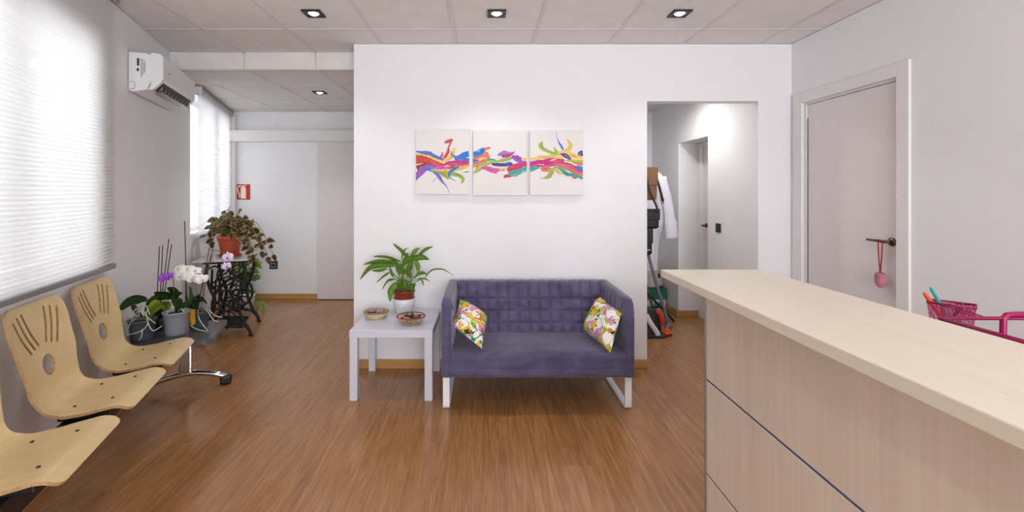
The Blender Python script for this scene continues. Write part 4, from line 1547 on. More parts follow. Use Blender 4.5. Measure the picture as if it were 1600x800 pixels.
for k in range(5):
    a = k * 2 * math.pi / 5
    fw.tube(spline([(0.33 + 0.03 * math.cos(a), 4.91, 0.34 + 0.03 * math.sin(a)), (0.33 + 0.09 * math.cos(a + 0.35), 4.91, 0.34 + 0.09 * math.sin(a + 0.35)), (0.33 + 0.15 * math.cos(a), 4.91, 0.34 + 0.15 * math.sin(a))], 4), 0.007, 5)
fw.build('flywheel', 'iron', tr)
MB().tube([(0.18, 4.46, 0.72), (0.18, 4.97, 0.72)], 0.012, 6).build('top_rail', 'iron', tr)
MB().tube([(0.47, 4.46, 0.72), (0.47, 4.97, 0.72)], 0.012, 6).build('top_rail', 'iron', tr)
MB().rbox((0.06, 4.36, 0.740), (0.53, 5.02, 0.752), 0.003, 2).build('glass_top', 'white_glass', tr)

# ---- shared leaf meshes (length 1 along +Y)


def unit_leaf(name, mat, w, droop, fold=0.2, n=9, shape=None, wave=0.0):
    pts = [(0, f / (n - 1), -droop * (f / (n - 1)) ** 2) for f in range(n)]
    mb = MB().blade(pts, w, fold, side=(1, 0, 0), shape=shape, wave=wave)
    return mb.mesh(name, mat)


ovate = lambda f: max(0.0, math.sin(math.pi * f ** 0.62)) ** 0.75
COL = [unit_leaf('coleus_leaf', 'coleus', 0.78, d, 0.15, shape=ovate, wave=0.012) for d in (0.15, 0.35)]
POT = [unit_leaf('pothos_leaf', 'pothos', 0.72, d, 0.2, shape=ovate) for d in (0.15, 0.4)]


def pot(parent, prof, mat, soil_r, soil_z, name='pot', soil=True):
    o = MB().lathe(prof, sides=32).build(name, mat, parent)
    if soil:
        MB().lathe([(0.0005, soil_z + 0.006), (soil_r * 0.6, soil_z + 0.004), (soil_r, soil_z)], sides=24).build('soil', 'bark', parent)
    return o


# ---- burgundy coleus in a terracotta-coloured pot
cp_ = W(0.31, 4.72, 0.7525)
co = thing('potted_coleus', 'trailing burgundy and green leafed plant in an orange-red pot on the treadle table', 'plant', cp_)
pot(co, [(0.0005, 0.0), (0.078, 0.0), (0.082, 0.004), (0.104, 0.15), (0.104, 0.152), (0.114, 0.155), (0.118, 0.205), (0.110, 0.206), (0.106, 0.18), (0.0, 0.178)], 'terracotta', 0.104, 0.19)
MB().lathe([(0.0005, 0.0005), (0.10, 0.0005), (0.112, 0.014), (0.108, 0.014), (0.098, 0.004)], sides=28).build('saucer', 'terracotta', co)
q = random.Random(21)
TIPS = [(0.05, 0.47), (0.02, 0.38), (-0.10, 0.42), (0.09, 0.43), (-0.17, 0.36), (0.15, 0.38), (-0.08, 0.36), (0.12, 0.36), (0.20, 0.30), (-0.17, 0.28), (-0.24, 0.24), (-0.22, 0.14), (0.28, 0.20), (0.33, 0.14), (0.38, 0.06), (0.40, 0.0),
        (0.35, -0.02), (0.30, 0.03), (0.0, 0.30), (-0.06, 0.26), (0.10, 0.24), (0.17, 0.20), (0.24, 0.10), (-0.12, 0.30), (0.06, 0.28), (-0.03, 0.24), (0.26, 0.02)]
st = MB()
for i, (tx, tz) in enumerate(TIPS):
    ty = q.uniform(-0.16, 0.13)
    if tx < -0.12:
        ty = q.uniform(0.0, 0.1)
    base = Vector((q.uniform(-0.06, 0.06), q.uniform(-0.06, 0.06), 0.19))
    mid = Vector((tx * 0.55, ty * 0.5, max(0.30, 0.20 + (tz if tz > 0.2 else 0.20) * 0.72)))
    if tz > 0.25:
        mid = Vector((tx * 0.5, ty * 0.5, 0.19 + (tz - 0.19) * 0.62 + 0.02))
    P = spline([base, mid, Vector((tx, ty, tz))], 7)
    st.tube(P, [0.0032] * len(P), 5)
    for k in range(5, len(P)):
        if q.random() < 0.72 or k == len(P) - 1:
            a = q.uniform(0, 6.28)
            dirv = Vector((math.cos(a), math.sin(a) - 0.35, q.uniform(-0.55, 0.15)))
            if k == len(P) - 1:
                dirv = (P[-1] - P[-3]).normalized() + Vector((0, -0.3, -0.4))
            me = COL[q.randrange(2)]
            link_copy(me, 'leaf', co, mat=lookm(P[k], dirv, (q.uniform(-.3, .3), -1.0, 0.6), q.uniform(0.06, 0.092)))
st.build('stems', 'stem_green', co)
pb = MB()
for k in range(14):
    a = q.uniform(-0.5, 0.9)
    x0 = q.uniform(0.0, 0.1)
    pb.tube(spline([(x0, -0.06, 0.20), (0.15 + q.uniform(0, 0.06), -0.10 + q.uniform(-.05, .1), 0.14 + q.uniform(-.06, .08)), (0.22 + q.uniform(-0.05, 0.1), -0.06, 0.04 + q.uniform(0, 0.08)), (0.3 + q.uniform(-.1, .08), -0.05 + q.uniform(-.05, .05), 0.08 + q.uniform(-.04, .06))], 5), 0.0022, 5)
pb.build('bare_stems', 'stem_pale', co)

# ---- pothos in a white pot on the floor
pp = W(0.30, 5.62, 0.0)
po = thing('potted_pothos', 'light green trailing plant in a white pot on the floor behind the treadle table', 'plant', pp)
pot(po, [(0.0005, 0.0), (0.09, 0.0), (0.115, 0.16), (0.118, 0.20), (0.108, 0.20), (0.1, 0.17)], 'white_pot', 0.102, 0.18)
st = MB()
for i in range(15):
    tip = Vector((q.uniform(-0.12, 0.18), q.uniform(-0.14, 0.1), q.uniform(0.30, 0.62)))
    if i == 0: tip = Vector((0.26, -0.10, 0.06))
    if i == 1: tip = Vector((0.20, -0.12, 0.05))
    base = Vector((q.uniform(-0.06, 0.06), q.uniform(-0.06, 0.06), 0.18))
    mid = (base + tip) / 2 + Vector((0, 0, 0.06))
    if i < 2: mid = Vector((0.14, -0.06, 0.22))
    P = spline([base, mid, tip], 6)
    st.tube(P, 0.003, 5)
    for k in range(4, len(P), 2):
        a = q.uniform(0, 6.28)
        link_copy(POT[q.randrange(2)], 'leaf', po, mat=lookm(P[k], (math.cos(a), math.sin(a) - 0.4, q.uniform(-0.4, 0.2)), (0, -0.5, 0.8), q.uniform(0.07, 0.10) if i > 1 else 0.06))
    link_copy(POT[1], 'leaf', po, mat=lookm(P[-1], (P[-1] - P[-3]) + Vector((0, -0.05, 0)), (0, -0.5, 0.8), q.uniform(0.07, 0.10) if i > 1 else 0.07))
st.build('stems', 'stem_green', po)

# ---- orchids on the end table


def bloom_mesh(name, mats, lipmat):
    """orchid flower facing +Z, about 1 across"""
    mb = MB()

    def petal(ang, L, wd, lift, mi):
        d = Vector((math.cos(ang), math.sin(ang), 0))
        sd = Vector((-d.y, d.x, 0))
        rows = []
        for i in range(8):
            f = i / 7
            w = wd * 0.5 * max(0.05, math.sin(math.pi * min(0.98, 0.06 + 0.92 * f ** 0.8)) ** 0.6)
            z = lift + 0.09 * math.sin(f * 2.6) - 0.06 * f * f
            rows.append([d * (L * f) + sd * (w * g) + Vector((0, 0, z - 0.05 * g * g)) for g in (-1, -0.5, 0, 0.5, 1)])
        mb.sheet(rows, mi)
    for a in (90, 218, 322):
        petal(R(a), 0.46, 0.32, -0.02, 0)
    for a in (12, 168):
        petal(R(a), 0.52, 0.56, 0.03, 0)
    petal(R(270), 0.2, 0.14, 0.10, 1)
    mb.lathe([(0.0005, 0.20), (0.04, 0.17), (0.05, 0.09), (0.03, 0.03)], sides=10, mi=1)
    return mb.mesh(name, [mats, lipmat])


BW = bloom_mesh('white_bloom', 'petal_white', 'petal_lip')
BP = bloom_mesh('purple_bloom', 'petal_purple', 'petal_lip_purple')
BL = bloom_mesh('lilac_bloom', 'petal_lilac', 'petal_lip_purple')


def facing(loc, face, roll=0.0, scale=0.08):
    z = Vector(face).normalized()
    y = Vector((0, 0, 1)) - z * z.z
    y = y.normalized()
    x = y.cross(z)
    m = Matrix(((x.x, y.x, z.x, loc[0]), (x.y, y.y, z.y, loc[1]), (x.z, y.z, z.z, loc[2]), (0, 0, 0, 1)))
    return m @ Matrix.Rotation(roll, 4, 'Z') @ Matrix.Scale(scale, 4)


def orchid(label, t, s, r0, r1, h, potmat):
    base = W(t, s, 0.4505)
    o = thing('potted_orchid', label, 'plant', base, 0, 'orchids on the bench end table')
    pot(o, [(0.0005, 0.0), (r0, 0.0), (r0 + 0.003, 0.006), (r1, h - 0.012), (r1 + 0.005, h - 0.01), (r1 + 0.005, h), (r1 - 0.001, h), (r0 - 0.001, 0.01)], potmat, r1 - 0.008, h - 0.018)
    MB().lathe([(0.0005, 0.012), (r0 - 0.006, 0.012), (r1 - 0.010, h - 0.022)], sides=20).build('root_ball', 'bark', o)

    def zp(x, y, Y):
        return PX(180 + x / 4.444, 370 + y / 4.444, Y) - base
    return o, base, zp


def leaf(o, pts, w, mat, side=None, fold=0.25):
    P = spline(pts, 5)
    return MB().blade(P, w * 1.25, fold, side=side, shape=lambda f: min(1.0, 0.35 + 1.6 * f) * max(0.0, 1 - max(0, (f - 0.62) / 0.38) ** 2.2) ** 0.5).build('leaf', mat, o)


def roots(o, lists, r=0.0032):
    for L_ in lists:
        P = spline(L_, 5)
        MB().tube(P, [r * (1.15 - 0.35 * i / len(P)) for i in range(len(P))], 6).build('aerial_root', 'root', o)


# 1: smoky pot nearest the wall, big drooping leaf and aerial roots
o, b, zp = orchid('leafy orchid without flowers in a smoky pot, pale roots spilling over, nearest the wall', 0.135, 3.02, 0.058, 0.077, 0.133, 'smoke_pot')
Y = b.y
leaf(o, [zp(235, 560, Y), zp(225, 455, Y), zp(150, 430, Y - .05), zp(80, 452, Y - .10), zp(26, 508, Y - .14)], 0.062, 'orchid_leaf', side=(0.1, -0.6, 0.6))
leaf(o, [zp(215, 565, Y), zp(245, 470, Y), zp(300, 425, Y + .02), zp(380, 432, Y + .03)], 0.045, 'orchid_leaf', side=(0, -0.5, 0.8))
leaf(o, [zp(190, 560, Y), zp(140, 500, Y), zp(130, 470, Y)], 0.03, 'orchid_leaf', side=(1, 0, 0.2))
leaf(o, [zp(220, 560, Y), zp(260, 510, Y - .03), zp(300, 470, Y - .05), zp(330, 500, Y - .08)], 0.06, 'orchid_light', side=(0.1, -0.6, 0.6))
Yf = Y - 0.075
roots(o, [[zp(150, 565, Y), zp(105, 600, Yf), zp(78, 690, Yf), zp(108, 764, Yf - .02)],
          [zp(210, 560, Y), zp(225, 605, Yf), zp(185, 652, Yf), zp(95, 682, Yf), zp(55, 716, Yf)],
          [zp(188, 640, Yf), zp(184, 690, Yf), zp(165, 716, Yf)],
          [zp(225, 590, Yf), zp(262, 652, Yf), zp(325, 618, Yf + .02)],
          [zp(170, 560, Y), zp(150, 500, Yf), zp(110, 545, Yf), zp(62, 590, Yf), zp(80, 640, Yf)],
          [zp(200, 560, Y), zp(230, 500, Yf), zp(215, 545, Yf), zp(280, 602, Yf)],
          [zp(130, 560, Y), zp(160, 515, Yf), zp(210, 530, Yf), zp(230, 585, Yf)],
          [zp(160, 555, Y), zp(180, 480, Yf), zp(215, 480, Yf), zp(240, 540, Yf)],
          [zp(60, 570, Yf), zp(10, 610, Yf), zp(5, 690, Yf), zp(30, 715, Yf)]])

# 2: black pot behind, with four thin stakes
o, b, zp = orchid('orchid in a small black pot with four thin dark stakes, behind the others', 0.15, 3.235, 0.05, 0.066, 0.12, 'black_plastic')
Y = b.y
for (x0, y0, x1, y1) in ((285, 480, 308, 66), (308, 480, 330, 62), (310, 470, 373, 14), (322, 470, 392, 50)):
    MB().tube([zp(x0, y0 + 60, Y), zp(x1, y1, Y)], 0.0032, 6).build('stake', 'stake', o)
leaf(o, [zp(290, 560, Y), zp(300, 520, Y - .03), zp(262, 490, Y - .06), zp(262, 445, Y - .08)], 0.07, 'orchid_leaf', side=(1, 0, 0.1))
leaf(o, [zp(310, 560, Y), zp(345, 520, Y), zp(352, 470, Y - .02), zp(376, 448, Y - .03)], 0.055, 'orchid_light', side=(1, 0, 0.3))
leaf(o, [zp(300, 560, Y), zp(330, 560, Y - .08), zp(335, 600, Y - .12), zp(345, 650, Y - .13)], 0.045, 'orchid_leaf', side=(1, 0, 0))

# 3: clear pot with the purple flower
o, b, zp = orchid('orchid with one purple flower in a cloudy clear pot, middle of the end table', 0.305, 3.075, 0.058, 0.076, 0.155, 'clear_pot')
Y = b.y
leaf(o, [zp(430, 520, Y), zp(450, 430, Y), zp(380, 400, Y - .02), zp(268, 392, Y - .04)], 0.065, 'orchid_leaf', side=(0, -0.6, 0.7))
leaf(o, [zp(440, 520, Y), zp(425, 420, Y + .02), zp(440, 372, Y + .03), zp(360, 362, Y + .03)], 0.06, 'orchid_leaf', side=(0, -0.5, 0.7))
leaf(o, [zp(430, 520, Y), zp(432, 480, Y - .02), zp(415, 440, Y - .03), zp(408, 395, Y - .04)], 0.035, 'orchid_leaf', side=(1, 0, 0))
leaf(o, [zp(430, 530, Y), zp(470, 480, Y), zp(520, 440, Y), zp(515, 345, Y)], 0.03, 'orchid_leaf', side=(1, 0.2, 0))
P = spline([zp(425, 520, Y), zp(412, 420, Y - .01), zp(404, 320, Y - .02), zp(398, 280, Y - .03), zp(370, 270, Y - .04)], 5)
MB().tube(P, 0.0028, 6).build('flower_stem', 'stem_brown', o)
link_copy(BP, 'flower', o, mat=facing(zp(342, 285, Y - .05), (0.5, -0.8, 0.0), 0.3, 0.074))
link_copy(BP, 'flower', o, mat=facing(zp(375, 272, Y - .045), (0.9, -0.5, 0.1), 0.1, 0.055))
roots(o, [[zp(400, 520, Y), zp(370, 520, Y - .06), zp(350, 540, Y - .06)], [zp(440, 515, Y), zp(460, 500, Y - .05), zp(480, 525, Y - .05)]], 0.003)

# 4: smoky pot at the front corner with white flowers, yellow leaf and stakes
o, b, zp = orchid('orchid with a cluster of white flowers and one yellow leaf on the end table', 0.40, 3.215, 0.052, 0.07, 0.115, 'smoke_pot')
Y = b.y
leaf(o, [zp(550, 550, Y), zp(560, 480, Y), zp(590, 440, Y - .02), zp(640, 470, Y - .04)], 0.062, 'orchid_leaf', side=(0.2, -0.6, 0.6))
leaf(o, [zp(545, 550, Y), zp(545, 470, Y - .02), zp(535, 420, Y - .04), zp(585, 398, Y - .05)], 0.06, 'orchid_leaf', side=(0.9, 0, 0.3))
leaf(o, [zp(545, 550, Y), zp(500, 480, Y - .04), zp(470, 480, Y - .06), zp(438, 502, Y - .08)], 0.035, 'orchid_leaf', side=(0, -0.5, 0.7))
leaf(o, [zp(550, 550, Y), zp(532, 500, Y - .06), zp(524, 550, Y - .09), zp(542, 616, Y - .10)], 0.042, 'yellow_leaf', side=(1, 0, 0))
P = spline([zp(540, 550, Y), zp(492, 470, Y), zp(490, 330, Y), zp(482, 250, Y), zp(500, 225, Y - .02), zp(560, 250, Y - .04), zp(610, 290, Y - .05)], 5)
MB().tube(P, 0.003, 6).build('flower_stem', 'stem_brown', o)
MB().tube([zp(500, 560, Y + .02), zp(482, -110, Y + .02)], 0.0034, 6).build('stake', 'stake', o)
for (x, y, fx, fy, fz, sc, roll) in ((455, 272, -0.1, -1, 0.0, 0.088, 0.1), (540, 288, 0.15, -1, -0.1, 0.085, -0.1), (445, 222, -0.3, -0.7, 0.8, 0.075, 0.2), (505, 226, 0.0, -0.7, 0.9, 0.08, 0.0),
                                     (555, 240, 0.3, -0.6, 0.8, 0.07, 0.4), (606, 296, 0.9, -0.5, -0.1, 0.07, 0.2)):
    link_copy(BW, 'flower', o, mat=facing(zp(x, y, Y - 0.06), (fx, fy, fz), roll, sc * 1.25))
for (x0, y0, x1, y1) in ((570, 540, 655, 75), (585, 540, 690, 40), (560, 545, 668, 120)):
    MB().tube(spline([zp(x0, y0, Y + .02), zp((x0 + x1) / 2 - 4, (y0 + y1) / 2, Y + .03), zp(x1, y1, Y + .05)], 4), 0.0034, 6).build('stake', 'stem_brown', o)
P = spline([zp(655, 90, Y + .05), zp(680, 95, Y + .02), zp(730, 100, Y), zp(770, 135, Y - .02)], 5)
MB().tube(P, 0.0025, 6).build('flower_stem', 'stem_green', o)
link_copy(BL, 'flower', o, mat=facing(PX(356, 402, Y - .03) - b, (-0.1, -1, 0.0), 0.2, 0.085))
link_copy(BL, 'flower', o, mat=facing(PX(354, 416, Y - .05) - b, (0.2, -1, -0.3), 0.5, 0.07))
link_copy(BL, 'flower', o, mat=facing(PX(335, 406, Y + .02) - b, (-0.9, -0.6, 0.0), 0.2, 0.06))
Yf = Y - 0.07
roots(o, [[zp(570, 500, Y), zp(580, 560, Yf), zp(605, 605, Yf - .02), zp(668, 680, Yf - .02)],
          [zp(620, 500, Y), zp(645, 520, Yf), zp(680, 575, Yf), zp(715, 590, Yf)],
          [zp(600, 510, Y), zp(640, 500, Yf), zp(690, 545, Yf), zp(745, 560, Yf + .02)],
          [zp(530, 560, Y), zp(525, 615, Yf - .02), zp(580, 645, Yf - .03), zp(650, 660, Yf - .03)]])

# ---- peace lily on the side table
lb = Vector((-0.615, 3.482, 0.4705))
ly = thing('potted_peace_lily', 'peace lily with arching green leaves in a white pot on the side table', 'plant', lb)
MB().lathe([(0.0005, 0.0), (0.062, 0.0), (0.066, 0.004), (0.076, 0.06), (0.080, 0.064), (0.086, 0.112), (0.082, 0.114), (0.076, 0.07), (0.05, 0.02)], sides=32).build('cache_pot', 'white_pot', ly)
MB().lathe([(0.060, 0.05), (0.070, 0.10), (0.076, 0.120), (0.078, 0.158), (0.084, 0.160), (0.084, 0.172), (0.078, 0.172), (0.074, 0.15), (0.0005, 0.15)], sides=32).build('inner_pot', 'brown_pot', ly)
MB().lathe([(0.0005, 0.162), (0.05, 0.16), (0.075, 0.155)], sides=24).build('soil', 'bark', ly)


def lp(x, y, dy=0.0):
    return PX(555 + x / 5.52, 375 + y / 5.52, 3.46 + dy) - lb


BL_ = [  # base, mid, (mid,) tip, blade width in the enlarged view, depth offset
    ([(455, 150), (395, 85), (322, 28)], 34, 0.0), ([(400, 160), (425, 90), (468, 66)], 18, 0.05), ([(480, 150), (525, 90), (562, 68)], 34, 0.03),
    ([(545, 140), (605, 85), (672, 56)], 28, -0.02), ([(490, 170), (565, 150), (640, 168)], 52, -0.08), ([(390, 185), (270, 145), (150, 140)], 26, 0.02),
    ([(370, 205), (210, 180), (66, 212)], 34, -0.05), ([(360, 215), (190, 215), (110, 250), (36, 348)], 52, -0.12), ([(270, 245), (205, 262), (138, 262)], 28, -0.02),
    ([(300, 275), (235, 318), (180, 372)], 20, -0.08), ([(340, 335), (275, 355), (228, 436)], 24, -0.1), ([(345, 370), (308, 430), (300, 534)], 56, -0.16),
    ([(520, 180), (540, 230), (541, 298)], 34, -0.1), ([(525, 305), (575, 285), (622, 295)], 30, -0.04), ([(600, 330), (660, 262), (760, 255), (852, 314)], 14, -0.03),
    ([(540, 335), (600, 335), (650, 362)], 14, -0.08), ([(565, 335), (580, 360), (588, 398)], 14, -0.06), ([(470, 270), (480, 205), (520, 150)], 46, -0.02),
    ([(385, 300), (370, 235), (352, 190)], 40, 0.04), ([(420, 220), (440, 165), (452, 110)], 46, 0.02), ([(330, 320), (312, 275), (300, 228)], 24, 0.0),
    ([(480, 330), (466, 280), (460, 215)], 36, -0.05), ([(420, 200), (480, 160), (540, 140)], 44, -0.04), ([(400, 230), (330, 190), (260, 180)], 36, -0.06),
    ([(400, 420), (385, 370), (395, 330)], 40, -0.05), ([(440, 420), (430, 370), (420, 330)], 44, -0.07), ([(480, 430), (500, 390), (520, 375)], 36, -0.06),
    ([(370, 430), (360, 390), (335, 360)], 34, -0.05), ([(500, 440), (490, 400), (470, 360)], 34, -0.05), ([(420, 300), (400, 250), (410, 200)], 34, 0.0),
    ([(510, 330), (540, 300), (570, 300)], 22, 0.02), ([(450, 300), (430, 260), (380, 240)], 40, -0.05)]
q = random.Random(4)
for pts, w, dy in BL_:
    n = len(pts)
    P3 = [lp(x, y, min(0.085, dy * (0.5 + 0.5 * k / (n - 1)))) for k, (x, y) in enumerate(pts)]
    sdv = Vector((0.1, -0.45, 0.9))
    d = P3[-1] - P3[0]
    if abs(d.z) > abs(d.x):
        sdv = Vector((1, -0.3, 0.1))
    lf = MB().blade(spline(P3, 5), w / 5.52 * 3.4 / FPX * 1.2, 0.22, side=sdv, wave=0.02).build('leaf', 'lily', ly)
    base = Vector((q.uniform(-0.045, 0.045), q.uniform(-0.045, 0.045), 0.155))
    st_ = spline([base, base.lerp(P3[0], 0.55) + Vector((0, 0, 0.02)), P3[0]], 5)
    MB().tube(st_, 0.0022, 5).build('leaf_stalk', 'stem_green', lf)

# ---- woven bowls of sweets


def bowl(label, c, r, h, mat, rim, open_weave, seed):
    t = thing('woven_bowl', label, 'bowl', c)
    q = random.Random(seed)
    if open_weave:
        MB().lathe([(0.0005, 0.004), (r * 0.62, 0.004), (r * 0.66, 0.012)], sides=28).build('bowl_base', mat, t)
        wv = MB()
        n = 28
        for k in range(n):
            for sg in (1, -1):
                a0 = 2 * math.pi * k / n
                a1 = a0 + sg * 0.35
                wv.tube([(r * 0.64 * math.cos(a0), r * 0.64 * math.sin(a0), 0.008), (r * 0.84 * math.cos((a0 + a1) / 2), r * 0.84 * math.sin((a0 + a1) / 2), h * 0.5), (r * math.cos(a1), r * math.sin(a1), h)], 0.0022, 5)
        wv.build('lattice', mat, t)
        MB().tube([(r * 0.84 * math.cos(k * math.pi / 16), r * 0.84 * math.sin(k * math.pi / 16), h * 0.5) for k in range(32)], 0.0028, 6, closed=True).build('band', rim, t)
    else:
        prof = []
        for i in range(9):
            f = i / 8
            prof.append((r * (0.66 + 0.32 * math.sin(f * 1.5)), 0.002 + h * f))
        coil = MB()
        for rr, z in prof:
            coil.tube([(rr * math.cos(k * math.pi / 16), rr * math.sin(k * math.pi / 16), z) for k in range(32)], h / 14, 6, closed=True)
        coil.build('coiled_side', mat, t)
        MB().lathe([(0.0005, 0.003), (r * 0.66, 0.003), (r * 0.9, h * 0.7)], sides=28).build('bowl_base', mat, t)
    MB().tube([(r * math.cos(k * math.pi / 16), r * math.sin(k * math.pi / 16), h) for k in range(32)], 0.0045, 6, closed=True).build('rim', rim, t)
    return t


def sweets(label, c, r, h, mats, seed, n=34):
    q = random.Random(seed)
    mb = MB()
    for k in range(n):
        a, d = q.uniform(0, 6.28), r * math.sqrt(q.random()) * 0.72
        p = Vector((d * math.cos(a), d * math.sin(a), h * q.uniform(0.35, 1.0) * (1 - 0.4 * d / r)))
        ax = Vector((q.uniform(-1, 1), q.uniform(-1, 1), q.uniform(-0.3, 0.5))).normalized() * 0.013
        mb.tube([p - ax * 1.7, p - ax * 1.0, p - ax * 0.6, p + ax * 0.6, p + ax * 1.0, p + ax * 1.7], [0.007, 0.003, 0.009, 0.009, 0.003, 0.007], 6, mi=q.randrange(len(mats)))
    o = mb.build('wrapped_sweets', mats, None, c)
    return tag(o, label, 'sweets', kind='stuff')


b1 = Vector((-0.796, 3.345, 0.4715)); b2 = Vector((-0.517, 3.20, 0.4715))
bowl('round coiled straw bowl of sweets at the wall side of the side table', b1, 0.088, 0.045, 'wicker', 'wicker_rim', False, 1)
bowl('openwork red and straw basket of green sweets at the front of the side table', b2, 0.098, 0.05, 'wicker', 'wicker_red', True, 2)
M['sweet_green'] = plain('green_wrapper', (26, 84, 46), 0.2)
M['sweet_dark'] = plain('dark_wrapper', (54, 44, 40), 0.2)
M['sweet_lilac'] = plain('lilac_wrapper', (176, 160, 196), 0.2)
M['sweet_gold'] = plain('gold_wrapper', (196, 150, 80), 0.25)
sweets('small lilac and gold wrapped sweets in the coiled straw bowl', b1 + Vector((0, 0, 0.012)), 0.082, 0.042, ['sweet_lilac', 'sweet_gold', 'sweet_dark'], 11)
sweets('small green wrapped sweets in the openwork basket', b2 + Vector((0, 0, 0.012)), 0.086, 0.042, ['sweet_green', 'sweet_green', 'sweet_dark', 'sweet_gold'], 12)

# ================================================================== CORRIDOR CORNER
cs_ = Vector((1.615, 4.86, 0))
cst = thing('coat_stand', 'dark coat stand behind the hanging coat and bags in the corridor', 'coat stand', cs_)
MB().tube([(0, 0, 0.0), (0, 0, 1.78)], 0.016, 10).build('pole', 'black_metal', cst)
MB().lathe([(0.0005, 0.03), (0.05, 0.028), (0.17, 0.014), (0.175, 0.0)], sides=24).build('base', 'black_metal', cst)
for k in range(4):
    a = R(45 + 90 * k)
    MB().tube(spline([(0, 0, 1.66), (0.07 * math.cos(a), 0.07 * math.sin(a), 1.66), (0.11 * math.cos(a), 0.11 * math.sin(a), 1.72)], 4), 0.008, 8).build('hook', 'black_metal', cst)


def draped(name, label, cat, loc, prof, mat, folds=7, amp=0.012, seed=1, flat=0.35, n=40):
    """hanging cloth: closed cross-sections (half width x, centre shift x, z) with folds"""
    t = thing(name, label, cat, loc)
    q = random.Random(seed)
    rows = []
    ph = q.uniform(0, 6)
    sp = spline([(a, b, c) for a, b, c in prof], 5)
    for k, p in enumerate(sp):
        f = k / (len(sp) - 1)
        row = []
        for j in range(n):
            a = 2 * math.pi * j / n
            rr = 1 + (amp / max(0.03, p.x)) * f * math.sin(folds * a + ph + f * 1.2)
            row.append(Vector((p.y + p.x * rr * math.cos(a), p.x * flat * rr * math.sin(a), p.z)))
        rows.append(row)
    MB().sheet(rows, closed_u=True).build('cloth', mat, t)
    return t


lc = draped('lab_coat', 'white cotton coat hanging on the coat stand', 'coat', cs_ + Vector((0.10, 0.0, 0)),
            [(0.03, -0.02, 1.66), (0.10, 0.02, 1.62), (0.16, 0.04, 1.53), (0.15, 0.04, 1.35), (0.17, 0.06, 1.1), (0.13, 0.02, 0.92), (0.12, 0.0, 0.62), (0.12, 0.0, 0.56)], 'white_cloth', seed=3)
MB().tube(spline([(0.17, -0.02, 1.55), (0.20, -0.05, 1.36), (0.24, -0.06, 1.12), (0.262, -0.06, 0.90)], 6), [0.05] * 6 + [0.056] * 7 + [0.066] * 6, 14, flat=0.6).build('sleeve', 'white_cloth', lc)
MB().tube([(-0.02, 0, 1.66), (0.0, 0, 1.70)], 0.004, 6).build('hanger_loop', 'white_cloth', lc)


def bag(name, label, loc, size, mat, strap, strapmat, flap=True, buckle=None):
    t = thing(name, label, 'bag', loc)
    w, d, h = size
    MB().rbox((-w / 2, -d / 2, 0), (w / 2, d / 2, h), min(d * 0.45, 0.03), 4).build('bag_body', mat, t)
    if flap:
        MB().rbox((-w / 2 - 0.002, -d / 2 - 0.008, h * 0.45), (w / 2 + 0.002, -d / 2 + 0.01, h + 0.003), 0.006, 2).build('flap', mat, t)
    if strap:
        MB().tube(spline(strap, 6), 0.011, 8, flat=0.3).build('strap', strapmat, t)
    if buckle:
        MB().rbox(*buckle, 0.003, 1).build('buckle', 'alu', t)
    return t


bag('leather_satchel', 'brown leather satchel hanging highest in the corridor corner', Vector((1.615, 4.60, 1.31)), (0.24, 0.09, 0.33), 'brown_leather',
    [(-0.06, -0.05, 0.30), (-0.02, -0.055, 0.33), (0.03, -0.06, 0.10), (0.10, -0.062, -0.06), (0.105, -0.062, -0.12)], 'black_leather')
bag('handbag', 'wide black handbag hanging below the brown satchel', Vector((1.62, 4.62, 1.02)), (0.28, 0.10, 0.20), 'black_leather',
    [(0.03, 0.03, 0.18), (0.02, 0.05, 0.30), (0.0, 0.06, 0.60), (-0.02, 0.12, 0.68)], 'black_leather')
bag('handbag', 'narrow black bag with metal studs hanging lowest on the stand', Vector((1.56, 4.60, 0.755)), (0.25, 0.09, 0.27), 'black_leather', None, None, True, ((0.06, -0.056, 0.05), (0.10, -0.05, 0.064)))
ub = thing('hanging_strap', 'black strap hanging over the white coat in the corridor', 'hanging_strap', PX(1029, 290, 4.74))
a0, a1 = PX(1021, 271, 4.72) - ub.location, PX(1036, 314, 4.74) - ub.location  # black strap over the coat, built as a thick bent tube
MB().tube(spline([a0 + Vector((-0.03, 0, 0.0)), a0, a0.lerp(a1, 0.3) + Vector((0.012, 0, 0.01)), a1], 6), 0.013, 8).build('strap_band', 'black_leather', ub)
MB().tube([a1, a1 + Vector((0.004, 0, -0.03))], 0.005, 6).build('tip', 'black_plastic', ub)

# boxes with a cream bag on top
xb = thing('cardboard_box', 'pale cardboard box on the corridor floor under the green box', 'box', (1.95, 5.56, 0), 0, 'boxes in the corridor corner')
MB().rbox((-0.20, -0.18, 0), (0.195, 0.18, 0.12), 0.004, 1).build('box_body', 'pale_box', xb)
MB().box((0.06, -0.1806, 0.03), (0.14, -0.1795, 0.09)).build('printed_patch', 'teal', xb)
xg = thing('cardboard_box', 'green cardboard box stacked on the pale box in the corridor', 'box', (1.95, 5.56, 0.121), 0, 'boxes in the corridor corner')
MB().rbox((-0.20, -0.18, 0), (0.195, 0.18, 0.125), 0.004, 1).build('box_body', 'green_box', xg)
MB().rbox((-0.203, -0.184, 0.07), (0.198, 0.184, 0.127), 0.004, 1).build('lid', 'green_box', xg)
cb = draped('tote_bag', 'crumpled cream fabric bag on top of the green box', 'bag', Vector((1.98, 5.52, 0.249)),
            [(0.13, 0.0, 0.0), (0.165, 0.01, 0.03), (0.165, 0.0, 0.14), (0.13, -0.01, 0.24), (0.07, 0.0, 0.30), (0.01, 0.0, 0.27)], 'cream_bag', folds=6, amp=0.03, seed=8, flat=0.7)
